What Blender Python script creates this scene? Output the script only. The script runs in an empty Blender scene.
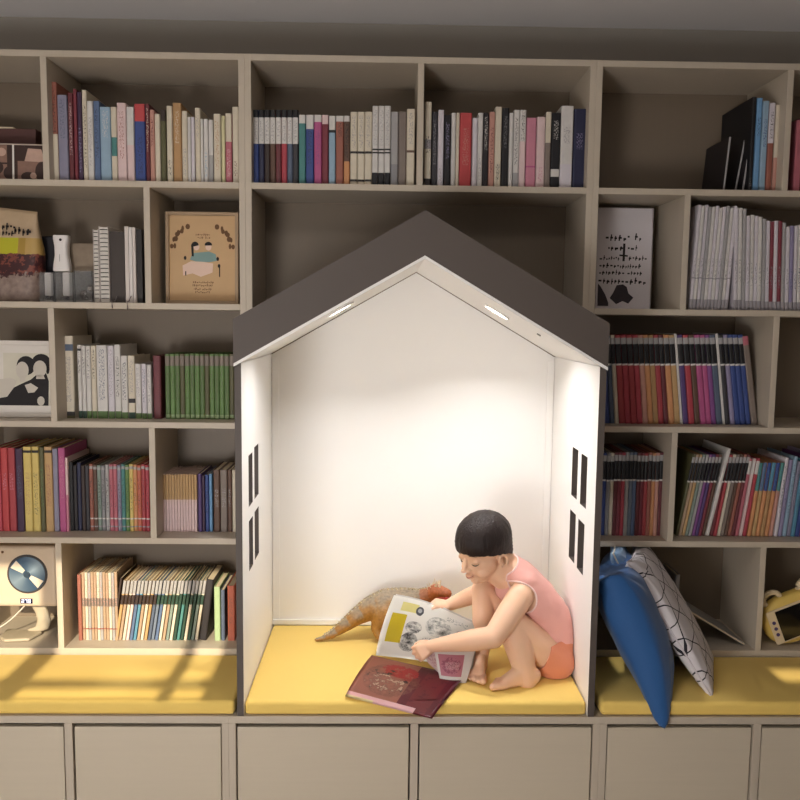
import bpy, bmesh, math, random
import numpy as np
from mathutils import Vector, Matrix, noise as mnoise
random.seed(7)
SC = bpy.context.scene
COL = SC.collection
# ------------------------------------------------------------------ camera
YAW, PITCH, ROLL, FPX = 0.019791534574, -0.099295788162, 0.011665790712, 801.216
CAM = Vector((0, -2.05, 1.4766))
def cam_axes():
    cy, sy, cp, sp, cr, sr = math.cos(YAW), math.sin(YAW), math.cos(PITCH), math.sin(PITCH), math.cos(ROLL), math.sin(ROLL)
    f = Vector((sy*cp, cy*cp, sp)); r = Vector((cy, -sy, 0)); u = r.cross(f)
    return cr*r+sr*u, -sr*r+cr*u, f
AR, AU, AF = cam_axes()
def ray(u, v): return AF+(u-400)/FPX*AR-(v-400)/FPX*AU
def at(u, v, y):                     # the point of the room at depth y seen at photo position u, v
    d = ray(u, v); return CAM+d*((y-CAM.y)/d.y)
def atz(u, v, z):
    d = ray(u, v); return CAM+d*((z-CAM.z)/d.z)
cd = bpy.data.cameras.new('camera'); cam = bpy.data.objects.new('camera', cd); COL.objects.link(cam)
cd.sensor_width = 36; cd.lens = 36*FPX/800; cd.clip_start = .05
cam.matrix_world = Matrix(((AR.x, AU.x, -AF.x, CAM.x), (AR.y, AU.y, -AF.y, CAM.y), (AR.z, AU.z, -AF.z, CAM.z), (0, 0, 0, 1)))
SC.camera = cam
# ------------------------------------------------------------------ helpers
WL = {}
def wloc(o): return WL.get(o.name, Vector((0, 0, 0)))
def props(o, label=None, cat=None, group=None, kind=None):
    if label: o['label'] = label
    if cat: o['category'] = cat
    if group: o['group'] = group
    if kind: o['kind'] = kind
    return o
def thing(name, label, cat, loc=(0, 0, 0), group=None):
    o = bpy.data.objects.new(name, None); COL.objects.link(o); o.location = loc; o.empty_display_size = .02
    WL[o.name] = Vector(loc)
    return props(o, label, cat, group)
def mesh_obj(name, me, mats, parent=None, loc=None, smooth=False, local=False):
    """link a mesh given in world coordinates (or local ones) as one object under parent"""
    o = bpy.data.objects.new(name, me); COL.objects.link(o)
    for m in (mats if isinstance(mats, (list, tuple)) else [mats]): me.materials.append(m)
    base = Vector(loc) if loc is not None else (wloc(parent) if parent else Vector((0, 0, 0)))
    if not local and base.length > 0: me.transform(Matrix.Translation(-base))
    if parent: o.parent = parent; o.location = base-wloc(parent)
    else: o.location = base
    if local: o.location = Vector(loc) if loc is not None else Vector((0, 0, 0))
    WL[o.name] = base
    if smooth:
        me.polygons.foreach_set('use_smooth', [True]*len(me.polygons))
    me.update()
    return o
def mk(name, bm, mats, parent=None, loc=None, smooth=False, local=False):
    me = bpy.data.meshes.new(name); bmesh.ops.recalc_face_normals(bm, faces=bm.faces[:]); bm.to_mesh(me); bm.free()
    return mesh_obj(name, me, mats, parent, loc, smooth, local)
def NB(): return bmesh.new()
def box(bm, x0, x1, y0, y1, z0, z1, bev=0.0, mi=0, seg=2, M=None):
    r = bmesh.ops.create_cube(bm, size=1)
    vs = r['verts']
    for v in vs:
        v.co = Vector(((x0+x1)/2+v.co.x*(x1-x0), (y0+y1)/2+v.co.y*(y1-y0), (z0+z1)/2+v.co.z*(z1-z0)))
    fs = {f for v in vs for f in v.link_faces}
    if bev > 0:
        es = list({e for v in vs for e in v.link_edges})
        rr = bmesh.ops.bevel(bm, geom=es, offset=bev, segments=seg, affect='EDGES', profile=.5)
        vs = list({v for f in rr['faces'] for v in f.verts} | {v for v in vs if v.is_valid})
        fs = {f for v in vs for f in v.link_faces}
    for f in fs: f.material_index = mi
    if M is not None:
        for v in vs: v.co = M @ v.co
    return vs
def prism(bm, poly, a0, a1, axis='y', mi=0):
    """poly: list of 2D points; extruded along axis"""
    def P(p, a):
        if axis == 'y': return (p[0], a, p[1])
        if axis == 'x': return (a, p[0], p[1])
        return (p[0], p[1], a)
    A = [bm.verts.new(P(p, a0)) for p in poly]; B = [bm.verts.new(P(p, a1)) for p in poly]
    n = len(poly); fs = [bm.faces.new(A), bm.faces.new(B[::-1])]
    for i in range(n): fs.append(bm.faces.new((A[i], B[i], B[(i+1) % n], A[(i+1) % n])))
    for f in fs: f.material_index = mi
    return A+B
def hull(bm, spheres, sub=None):
    """closed convex hull of spheres (centre, radius): tapered capsules, palms, feet"""
    t = bmesh.new()
    if sub is None: sub = 3 if max(r for c, r in spheres) > .015 else 2
    for c, r in spheres:
        q = bmesh.ops.create_icosphere(t, subdivisions=sub, radius=r)
        for v in q['verts']: v.co += Vector(c)
    h = bmesh.ops.convex_hull(t, input=t.verts[:])
    dele = [g for g in set(h['geom_interior']+h['geom_unused']) if isinstance(g, bmesh.types.BMVert)]
    bmesh.ops.delete(t, geom=dele, context='VERTS')
    bmesh.ops.recalc_face_normals(t, faces=t.faces[:])
    me = bpy.data.meshes.new('t'); t.to_mesh(me); t.free(); bm.from_mesh(me); bpy.data.meshes.remove(me)
def ellip(bm, c, rad, R=None, sub=3):
    q = bmesh.ops.create_icosphere(bm, subdivisions=sub, radius=1)
    for v in q['verts']:
        p = Vector((v.co.x*rad[0], v.co.y*rad[1], v.co.z*rad[2]))
        if R is not None: p = R @ p
        v.co = p+Vector(c)
def chain(bm, pts):
    for (a, ra), (b, rb) in zip(pts[:-1], pts[1:]): hull(bm, [(a, ra), (b, rb)])
def tube(bm, pts, rad, n=8, closed=False, mi=0):
    pts = [Vector(p) for p in pts]; N = len(pts); rings = []
    up = Vector((0, 0, 1))
    for i, p in enumerate(pts):
        if closed: d = pts[(i+1) % N]-pts[i-1]
        else: d = pts[min(i+1, N-1)]-pts[max(i-1, 0)]
        if d.length < 1e-9: d = Vector((1, 0, 0))
        d.normalize()
        a = d.cross(up)
        if a.length < .05: a = d.cross(Vector((0, 1, 0)))
        a.normalize(); b = d.cross(a)
        r = rad[i] if isinstance(rad, (list, tuple)) else rad
        rings.append([bm.verts.new(p+r*(math.cos(2*math.pi*k/n)*a+math.sin(2*math.pi*k/n)*b)) for k in range(n)])
    rng = range(N) if closed else range(N-1)
    for i in rng:
        A, B = rings[i], rings[(i+1) % N]
        for k in range(n):
            f = bm.faces.new((A[k], A[(k+1) % n], B[(k+1) % n], B[k])); f.material_index = mi
    if not closed:
        bm.faces.new(rings[0][::-1]).material_index = mi; bm.faces.new(rings[-1]).material_index = mi
def disc(bm, c, r, n, ax, ay, h=None, mi=0, r0=0):
    """flat disc/ring at c in the plane ax, ay; h: extrude vector"""
    c = Vector(c); ax = Vector(ax); ay = Vector(ay)
    o = [bm.verts.new(c+r*(math.cos(2*math.pi*k/n)*ax+math.sin(2*math.pi*k/n)*ay)) for k in range(n)]
    fs = [bm.faces.new(o)]
    if h is not None:
        q = [bm.verts.new(v.co+Vector(h)) for v in o]
        fs.append(bm.faces.new(q[::-1]))
        for k in range(n): fs.append(bm.faces.new((o[k], q[k], q[(k+1) % n], o[(k+1) % n])))
    for f in fs: f.material_index = mi
def evald(o, *mods):
    """apply modifiers (type, settings) to a temporary object made from bm"""
    for t, s in mods:
        m = o.modifiers.new(t, t)
        for k, v in s.items(): setattr(m, k, v)
def remesh(bm, vox, smooth=6, fac=.5):
    """one continuous closed surface from overlapping closed shapes"""
    me = bpy.data.meshes.new('tmp'); bmesh.ops.recalc_face_normals(bm, faces=bm.faces[:]); bm.to_mesh(me); bm.free()
    o = bpy.data.objects.new('tmp', me); COL.objects.link(o)
    evald(o, ('REMESH', dict(mode='VOXEL', voxel_size=vox, use_smooth_shade=True)), ('SMOOTH', dict(factor=fac, iterations=smooth)))
    dg = bpy.context.evaluated_depsgraph_get(); dg.update()
    out = bpy.data.meshes.new_from_object(o.evaluated_get(dg))
    bpy.data.objects.remove(o); bpy.data.meshes.remove(me)
    out.materials.clear()
    return out
def cut_field(bm, f):
    """keep the part of the surface where f(p) < 0, with a clean cut line"""
    val = {v: f(v.co) for v in bm.verts}
    for e in bm.edges[:]:
        a, b = e.verts; fa, fb = val[a], val[b]
        if (fa < 0) != (fb < 0):
            t = fa/(fa-fb); t = min(max(t, .02), .98)
            ne, nv = bmesh.utils.edge_split(e, a, t)
            val[nv] = 0.0
    new = [v for v in bm.verts if val[v] == 0.0]
    bmesh.ops.connect_verts(bm, verts=new)
    kill = []
    for fc in bm.faces:
        s = [val[v] for v in fc.verts]
        if max(s) > 0 and min(s) >= 0: kill.append(fc)
        elif max(s) > 0 and sum(s) > 0: kill.append(fc)
    bmesh.ops.delete(bm, geom=kill, context='FACES')
    bmesh.ops.delete(bm, geom=[v for v in bm.verts if not v.link_faces], context='VERTS')
def loops(bm):
    es = {e for e in bm.edges if len(e.link_faces) == 1}; out = []
    while es:
        e = es.pop(); a, b = e.verts; L = [a, b]
        while True:
            nx = [q for q in L[-1].link_edges if q in es]
            if not nx: break
            es.discard(nx[0]); L.append(nx[0].other_vert(L[-1]))
        out.append([v.co.copy() for v in L])
    return out
def smooth_loop(P, it=4):
    P = P[:-1] if (P[0]-P[-1]).length < 1e-6 else P
    for _ in range(it): P = [(P[i-1]+P[i]*2+P[(i+1) % len(P)])/4 for i in range(len(P))]
    return P
# ------------------------------------------------------------------ materials
def s2l(c): return tuple((x/12.92 if x <= .04045 else ((x+.055)/1.055)**2.4) for x in c)
def rgb(h):
    if isinstance(h, (tuple, list)): return tuple(h[:3])
    return s2l([int(h[i:i+2], 16)/255 for i in (0, 2, 4)])
MATS = {}
class NT:
    def __init__(s, name):
        s.m = bpy.data.materials.new(name); s.m.use_nodes = True; s.t = s.m.node_tree
        s.b = s.t.nodes['Principled BSDF']; s.L = s.t.links.new
    def n(s, typ, **kw):
        q = s.t.nodes.new(typ)
        for k, v in kw.items():
            if k.startswith('i_'): q.inputs[k[2:].replace('_', ' ')].default_value = v
            else: setattr(q, k, v)
        return q
    def math(s, op, a, b=None, c=None):
        q = s.t.nodes.new('ShaderNodeMath'); q.operation = op
        for i, x in enumerate((a, b, c)):
            if x is None: continue
            if isinstance(x, (int, float)): q.inputs[i].default_value = x
            else: s.L(x, q.inputs[i])
        return q.outputs[0]
    def mix(s, fac, a, b):
        q = s.t.nodes.new('ShaderNodeMix'); q.data_type = 'RGBA'
        for i, x in ((0, fac), (6, a), (7, b)):
            if isinstance(x, (int, float)): q.inputs[i].default_value = x
            elif isinstance(x, tuple): q.inputs[i].default_value = (*x[:3], 1)
            else: s.L(x, q.inputs[i])
        return q.outputs[2]
    def coord(s, kind='Object'): return s.n('ShaderNodeTexCoord').outputs[kind]
    def sep(s, v):
        q = s.n('ShaderNodeSeparateXYZ'); s.L(v, q.inputs[0]); return q.outputs
    def mapping(s, v, scale=(1, 1, 1), loc=(0, 0, 0)):
        q = s.n('ShaderNodeMapping'); q.inputs['Scale'].default_value = scale; q.inputs['Location'].default_value = loc
        s.L(v, q.inputs[0]); return q.outputs[0]
    def noise(s, v, scale, detail=3, rough=.5):
        q = s.n('ShaderNodeTexNoise'); q.inputs['Scale'].default_value = scale; q.inputs['Detail'].default_value = detail
        q.inputs['Roughness'].default_value = rough
        s.L(v, q.inputs['Vector']); return q.outputs['Fac']
    def bump(s, h, strength=.3, dist=.002):
        q = s.n('ShaderNodeBump'); q.inputs['Strength'].default_value = strength; q.inputs['Distance'].default_value = dist
        s.L(h, q.inputs['Height']); s.L(q.outputs[0], s.b.inputs['Normal'])
    def col(s, x):
        if isinstance(x, tuple): s.b.inputs['Base Color'].default_value = (*x[:3], 1)
        else: s.L(x, s.b.inputs['Base Color'])
    def rough(s, r): s.b.inputs['Roughness'].default_value = r
def sh(c, k): return tuple(min(1, x*k) for x in c)
def plain(name, h, rough=.6, var=.06, scale=30, bump=0, metallic=0):
    key = ('plain', name, str(h), rough)
    if key in MATS: return MATS[key]
    t = NT(name); c = rgb(h); v = t.coord()
    nz = t.noise(v, scale, 3)
    t.col(t.mix(nz, sh(c, 1-var), sh(c, 1+var))); t.rough(rough); t.b.inputs['Metallic'].default_value = metallic
    if bump: t.bump(nz, bump)
    MATS[key] = t.m; return t.m
def wood(name, h, var=.10, rough=.5, axis='z'):
    t = NT(name); c = rgb(h)
    sc = {'z': (60, 60, 3), 'x': (3, 60, 60)}[axis]
    v = t.mapping(t.coord(), sc); nz = t.noise(v, 1.0, 5, .6)
    v2 = t.noise(t.mapping(t.coord(), tuple(x*5 for x in sc)), 1.0, 2)
    k = t.math('ADD', t.math('MULTIPLY', nz, .7), t.math('MULTIPLY', v2, .3))
    t.col(t.mix(k, sh(c, 1-var), sh(c, 1+var))); t.rough(rough); t.bump(k, .08, .001)
    return t.m
def fabric(name, h, var=.08, scale=420, bump=.25, rough=.9, sheen=.2, broad=4):
    t = NT(name); c = rgb(h); v = t.coord()
    a = t.noise(v, scale, 2); b = t.noise(v, broad, 2)
    k = t.math('ADD', t.math('MULTIPLY', a, .5), t.math('MULTIPLY', b, .5))
    t.col(t.mix(k, sh(c, 1-var), sh(c, 1+var))); t.rough(rough); t.bump(a, bump, .001)
    t.b.inputs['Sheen Weight'].default_value = sheen
    return t.m
def emis(name, h, k):
    t = NT(name); t.col(rgb(h)); t.b.inputs['Emission Color'].default_value = (*rgb(h), 1); t.b.inputs['Emission Strength'].default_value = k
    return t.m
def spine_mat(base, bands=(), text=None, rough=.55):
    """book cover: base colour, printed bands and rows of small print on the spine only"""
    key = ('spine', base, tuple(bands), text)
    if key in MATS: return MATS[key]
    t = NT('book_cover'); g = t.coord('Generated'); x, y, z = t.sep(g)
    front = t.math('LESS_THAN', y, .02)
    c = rgb(PAL[base]); ob = t.coord()
    nz = t.noise(ob, 45, 3)
    cur = t.mix(nz, sh(c, .86), sh(c, 1.12))
    for z0, z1, cn in bands:
        msk = t.math('MULTIPLY', t.math('MULTIPLY', t.math('GREATER_THAN', z, z0), t.math('LESS_THAN', z, z1)), front)
        cur = t.mix(msk, cur, rgb(PAL[cn]))
    if text:
        for z0, z1, cn in text:
            v = t.mapping(ob, (330, 0, 190), (hash((base, z0, len(MATS))) % 97, 0, len(MATS)*3.1))
            n2 = t.noise(v, 1.0, 2, .7)
            ink = t.math('GREATER_THAN', n2, .54)
            m = t.math('MULTIPLY', t.math('MULTIPLY', t.math('GREATER_THAN', x, .24), t.math('LESS_THAN', x, .76)), t.math('MULTIPLY', t.math('GREATER_THAN', z, z0), t.math('LESS_THAN', z, z1)))
            m = t.math('MULTIPLY', t.math('MULTIPLY', m, ink), front)
            cur = t.mix(t.math('MULTIPLY', m, .8), cur, rgb(PAL[cn]))
    t.col(cur); t.rough(rough)
    MATS[key] = t.m; return t.m
PAL = {'white': 'd8d2cc', 'cream': 'dccdb0', 'lavender-white': 'd6cdd6', 'black': '15131a', 'charcoal': '35323a', 'navy': '22264e',
 'blue': '2a4a9a', 'steel-blue': '54719e', 'light-blue': '8ab0cc', 'sky-blue': '5aa0d8', 'teal': '2f8a86', 'dark-green': '1f4a38', 'green': '5d8a2e', 'moss-green': '557a2c', 'light-green': '9dbb7c', 'olive': '5d5a2a',
 'yellow': 'e0c030', 'pale-yellow': 'd8d090', 'gold': 'c89848', 'ochre': 'c08a3c', 'orange': 'dc8a34', 'red-orange': 'd65a28', 'red': 'bc1f30', 'crimson': 'c01838', 'scarlet': 'd01c24', 'maroon': '74202c', 'brown': '6a4632', 'rust': 'a8563c', 'tan': 'b8946c', 'taupe': '867468', 'dark-brown': '3c2822',
 'pink': 'd87894', 'pale-pink': 'e6c2c0', 'rose': 'c8586c', 'salmon': 'd08a74', 'magenta': 'c43a88', 'violet': '8a3c94', 'purple': '5a3a80', 'plum': '46264c', 'lavender': '9488b4', 'lavender-grey': '8c88a4', 'grey': '8c8a8e', 'silver-grey': 'a8a4a4', 'slate': '52627e', 'grey-green': '7f9486', 'cyan': '3f93b5', 'bluish-grey': '6f7f96', 'wine': '8a1c34', 'ink': '241c20', 'greyline': '9c949a'}
def dull(h, k=.28):
    c = rgb(h); g = .3*c[0]+.59*c[1]+.11*c[2]; return tuple((x*(1-k)+g*k*.95)*.92 for x in c)
for _k in list(PAL): PAL[_k] = dull(PAL[_k])
M_paper = plain('book_pages', 'd6c8ac', .9, .05, 200)
M_oak = wood('pale_wood_laminate', 'bdb1a0', .07)
M_back_shaded = wood('shaded_back_laminate', '7b6d5d', .06)  # same laminate as the fronts, darkened to carry the niche shade
M_drawer = wood('drawer_laminate', 'c5b9a5', .05, axis='x')
M_white = plain('white_lacquer', 'efedea', .55, .015, 8)
M_taupe = plain('taupe_lacquer', '514843', .6, .04, 6)
M_wallp = plain('wall_paint', '9c968e', .9, .03, 5)
M_ceil = plain('ceiling_paint', 'dedbdb', .9, .02, 3)
M_floor = wood('floor_boards', '7c6c5c', .15, .5, 'x')
M_yel = fabric('yellow_cushion_fabric', 'e9c76a', .06, 500, .2, .85, .1)
NOOK, CEIL_FILL, WIN, SUN, EXPO, FILL_Z, GLOBE_FILL = 2.45, 4.5, 0.6, 5.2, 0.10, 0.72, 22.5
# ------------------------------------------------------------------ the room
def struct(name, bm, m): return props(mk(name, bm, m), kind='structure')
XL, XR, YF, YB, ZC = -2.0, 2.2, -2.6, .60, 2.412
bm = NB(); box(bm, XL-.1, XR+.1, YF-.12, YB+.1, -.06, 0); struct('floor', bm, M_floor)
bm = NB(); box(bm, XL-.1, XR+.1, YF-.12, YB+.1, ZC, ZC+.08); struct('ceiling', bm, M_ceil)
bm = NB(); box(bm, XL-.1, XR+.1, YB, YB+.1, 0, ZC); struct('wall_back', bm, M_wallp)
bm = NB(); box(bm, XL-.1, XL, YF, YB, 0, ZC); struct('wall_left', bm, M_wallp)
bm = NB(); box(bm, XR, XR+.1, YF, YB, 0, ZC); struct('wall_right', bm, M_wallp)
# front wall (behind the camera) with two high windows; the low sun comes straight through them
W1, W2 = (-1.62, -.486, 1.768, 2.26), (1.15, 1.95, 1.798, 1.925)
bm = NB()
for x0, x1 in ((XL-.1, W1[0]), (W1[1], W2[0]), (W2[1], XR+.1)): box(bm, x0, x1, YF-.12, YF, 0, ZC)
for w in (W1, W2):
    box(bm, w[0], w[1], YF-.12, YF, 0, w[2]); box(bm, w[0], w[1], YF-.12, YF, w[3], ZC)
struct('wall_front', bm, M_wallp)
for nm, w, muls in (('window_1', W1, ((-.605, -.566), (-1.06, -.985))), ('window_2', W2, ((1.5, 1.54),))):
    bm = NB()
    for a, b in muls: box(bm, a, b, YF-.07, YF-.045, w[2], w[3])
    box(bm, w[0], w[1], YF-.07, YF-.05, 1.832, 1.852)
    o = struct(nm, bm, M_white)
# ------------------------------------------------------------------ shelving: three tall units on three drawer cabinets
T = .018
ZB, Z5, Z4, Z3, Z2, Z1, ZT = .42, .476, .8186, 1.1688, 1.5178, 1.8653, 2.2219
YS, YK = .31, .572
def board(parent, x0, x1, ztop, th=T): 
    bm = NB(); box(bm, x0, x1, YS, YK, ztop-th, ztop, .0008, seg=1); mk('shelf_board', bm, M_oak, parent)
def upright(parent, x0, z0, z1, name='divider'):
    bm = NB(); box(bm, x0, x0+T, YS, YK, z0, z1, .0008, seg=1); mk(name, bm, M_oak, parent)
def bookcase(x0, x1, label, rows, solid_bottom=True):
    t = thing('bookcase', label, 'bookcase', ((x0+x1)/2, (YS+YK)/2, ZB), 'tall bookcase units along the wall')
    upright(t, x0, ZB+.0005, ZT, 'side_panel'); upright(t, x1-T, ZB+.0005, ZT, 'side_panel')
    bm = NB(); box(bm, x0, x1, YK, YK+.008, ZB+.0005, ZT); mk('back_panel', bm, M_back_shaded, t)
    bm = NB(); box(bm, x0+T, x1-T, YS, YK, ZT-T, ZT, .0008, seg=1); mk('top_board', bm, M_oak, t)
    if solid_bottom:
        bm = NB(); box(bm, x0+T, x1-T, YS, YK, ZB+.0005, Z5, .0008, seg=1); mk('bottom_board', bm, M_oak, t)
    for z in rows: board(t, x0+T, x1-T, z)
    return t
LX0, LX1 = -1.262, -.405
bL = bookcase(LX0, LX1, 'pale wood bookcase left of the white playhouse nook', (Z1, Z2, Z3, Z4))
for x, z0, z1 in ((-.980, Z1, ZT-T), (-.697, Z2, Z1-T), (-.980, Z3, Z2-T), (-.695, Z4, Z3-T), (-.980, Z5, Z4-T)): upright(bL, x, z0, z1)
CX0, CX1 = -.405, .598
bC = bookcase(CX0, CX1, 'pale wood bookcase bridging over the playhouse roof, in the middle', (Z1,), False)
upright(bC, .087, Z1, ZT-T)
RX0, RX1 = .598, 1.455
bR = bookcase(RX0, RX1, 'pale wood bookcase right of the white playhouse nook', (Z1, Z2, Z3, Z4))
for x, z0, z1 in ((1.150, Z1, ZT-T), (.868, Z2, Z1-T), (1.150, Z3, Z2-T), (.862, Z4, Z3-T), (1.150, Z5, Z4-T)): upright(bR, x, z0, z1)
def cabinet(x0, x1, xd, label):
    t = thing('drawer_cabinet', label, 'cabinet', ((x0+x1)/2, .285, 0), 'low drawer cabinets forming the bench')
    D = .58
    for a in (x0, x1-T-.0007): bm = NB(); box(bm, a, a+T+.0007, 0, D, 0, ZB-.02, .0008, seg=1); mk('side_panel', bm, M_oak, t)
    bm = NB(); box(bm, x0, x1, 0, D, ZB-.02, ZB, .0008, seg=1); mk('top_board', bm, M_oak, t)
    bm = NB(); box(bm, x0+T, x1-T, D-.008, D, .02, ZB-.02); mk('back_panel', bm, M_back_shaded, t)
    bm = NB(); box(bm, x0+T, x1-T, .02, D-.01, .06, .078); mk('bottom_board', bm, M_oak, t)
    bm = NB(); box(bm, x0+T, x1-T, .02, .038, 0, .06); mk('plinth', bm, M_oak, t)
    bm = NB(); box(bm, xd, xd+.021, 0, D-.01, .078, ZB-.02, .0008, seg=1); mk('divider', bm, M_oak, t)
    for a, b in ((x0+T, xd), (xd+.021, x1-T)):
        bm = NB(); box(bm, a+.004, b-.004, .004, .022, .062, ZB-.032, .002); dr = mk('drawer', bm, M_drawer, t)
        bm = NB()
        box(bm, a+.012, a+.024, .022, D-.03, .08, ZB-.09); box(bm, b-.024, b-.012, .022, D-.03, .08, ZB-.09); box(bm, a+.024, b-.024, .022, D-.03, .08, .088)
        mk('drawer_box', bm, M_back_shaded, dr)
    return t
cabinet(-1.262, -.4067, -.8425, 'low pale cabinet with two drawers under the left yellow cushion')
cabinet(-.4067, .5905, .079, 'low pale cabinet with two wide drawers under the playhouse')
cabinet(.5905, 1.455, 1.008, 'low pale cabinet with two drawers under the blue pillow')
def cushion(x0, x1, y0, y1, label):
    bm = NB(); box(bm, x0, x1, y0, y1, ZB+.0008, .46, .011, seg=4)
    o = mk('seat_cushion', bm, M_yel, loc=((x0+x1)/2, (y0+y1)/2, ZB), smooth=True)
    bm = NB()
    P = [(x0+.004, y0+.0005, ZB+.009), (x1-.004, y0+.0005, ZB+.009)]
    tube(bm, P, .0016, 6); mk('seam', bm, M_yel, o)
    return props(o, label, 'cushion', 'yellow bench cushions')
cushion(-1.255, -.392, .004, .306, 'yellow seat cushion left of the playhouse, striped with window sunlight')
cushion(-.3645, .552, .004, .548, 'yellow seat cushion inside the white playhouse under the child')
cushion(.592, 1.45, .004, .306, 'yellow seat cushion right of the playhouse under the blue pillow')
# ------------------------------------------------------------------ playhouse
HX0, HX1 = -.366, .5546            # inner wall faces
OX0, OX1 = -.3835, .5722           # outer wall faces
AX, AZ = .0993, 1.6394
def soff(x): return AZ-(AX-x)*.5732 if x < AX else AZ-(x-AX)*.5857
hs = thing('playhouse', 'white house-shaped reading nook with taupe gable roof and slot windows', 'playhouse', (AX, .28, ZB))
YH0, YH1 = 0.0, .560
def wall(xin, xout, wins):
    """side wall with real slot openings; inner face white, outside and front edge taupe"""
    ys = sorted({YH0, YH1, *[w[0] for w in wins], *[w[1] for w in wins]}); zs = sorted({ZB+.001, *[w[2] for w in wins], *[w[3] for w in wins], 1.355})
    bm = NB()
    def hole(a, b, c, d): return any(w[0]-1e-6 <= a and b <= w[1]+1e-6 and w[2]-1e-6 <= c and d <= w[3]+1e-6 for w in wins)
    cells = [(a, b, c, d) for a, b in zip(ys[:-1], ys[1:]) for c, d in zip(zs[:-1], zs[1:]) if not hole(a, b, c, d)]
    for a, b, c, d in cells: box(bm, min(xin, xout), max(xin, xout), a, b, c, d)
    bmesh.ops.remove_doubles(bm, verts=bm.verts[:], dist=1e-6)
    seen = {}
    for f in bm.faces: seen.setdefault(frozenset(v.index for v in f.verts), []).append(f)
    bm.verts.index_update(); seen = {}
    for f in bm.faces: seen.setdefault(tuple(sorted(v.index for v in f.verts)), []).append(f)
    bmesh.ops.delete(bm, geom=[f for L in seen.values() if len(L) > 1 for f in L], context='FACES')
    # top follows the roof slope
    for v in bm.verts:
        if v.co.z > 1.35: v.co.z = soff(v.co.x)-.0095
    bmesh.ops.recalc_face_normals(bm, faces=bm.faces[:])
    for f in bm.faces:
        c = f.calc_center_median(); n = f.normal
        inner = abs(c.x-xin) < 1e-4
        f.material_index = 0 if inner else 1
    return mk('side_wall', bm, [M_white, M_taupe], hs)
wall(HX0, OX0, [(.100, .165, .965, 1.106), (.196, .270, .965, 1.114), (.100, .165, .785, .925), (.196, .270, .787, .928)])
wall(HX1, OX1, [(.093, .160, .968, 1.111), (.198, .266, .970, 1.113), (.100, .170, .779, .922), (.202, .272, .781, .925)])
bm = NB(); prism(bm, [(HX0+.001, ZB+.001), (HX1-.001, ZB+.001), (HX1-.001, soff(HX1)-.0105), (AX, AZ-.0105), (HX0+.001, soff(HX0)-.0105)], .552, .560)
mk('rear_panel', bm, M_white, hs)
bm = NB(); box(bm, HX0+.001, HX1-.001, .5425, .5515, .461, .478, .001); mk('bottom_rail', bm, M_white, hs)
for x0, x1 in ((HX0+.001, HX0+.024), (HX1-.024, HX1-.001)):
    bm = NB(); box(bm, x0, x1, .5485, .5515, .479, 1.352, .0008, seg=1); mk('corner_strip', bm, M_white, hs)
RH = .112
LENS = []
M_lens = emis('lamp_lens_glow', 'fff1dc', 14)
for sgn, xo in ((-1, OX0), (1, OX1)):
    bm = NB(); prism(bm, [(AX, AZ), (xo, soff(xo)), (xo, soff(xo)+RH), (AX, AZ+RH)], -.012, .556)
    rp = mk('roof_panel', bm, M_taupe, hs)
    bm = NB(); prism(bm, [(AX, AZ), (xo, soff(xo)), (xo, soff(xo)-.008), (AX, AZ-.008)], -.010, .5515)
    ln = mk('roof_lining', bm, M_white, rp)
    # recessed lamp
    u, v = (340, 309) if sgn < 0 else (497, 311.5)
    d = ray(u, v); k = .5732 if sgn < 0 else -.5857
    # plane z = AZ-.008 + k*(x-AX)
    tt = (AZ-.008-CAM.z-k*(AX-CAM.x)*-1*-1) 
    tt = (AZ-.008+k*(CAM.x-AX)-CAM.z)/(d.z-k*d.x)
    P = CAM+d*tt
    nrm = Vector((k, 0, -1)).normalized()       # pointing down into the nook
    ax = Vector((1, 0, k)).normalized(); ay = Vector((0, 1, 0))
    bm = NB(); disc(bm, P+nrm*.0005, .036, 28, ax, ay, nrm*.003); lz = mk('lamp_lens', bm, M_lens, ln)
    bm = NB()
    tube(bm, [P+nrm*.002+.039*(math.cos(a)*ax+math.sin(a)*ay) for a in [2*math.pi*i/32 for i in range(32)]], .003, 6, True); mk('lamp_ring', bm, M_white, ln, smooth=True)
    LENS.append((P+nrm*.012, nrm))
bm = NB(); p = at(539, 339, .14); zz = soff(p.x)-.008
nrm = Vector((-.5857, 0, -1)).normalized()
disc(bm, Vector((p.x, .14, zz))+nrm*.0004, .006, 12, Vector((1, 0, -.5857)).normalized(), Vector((0, 1, 0)), nrm*.003); mk('lamp_switch', bm, plain('grey_plastic', '8a8884', .5), hs)
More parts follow.
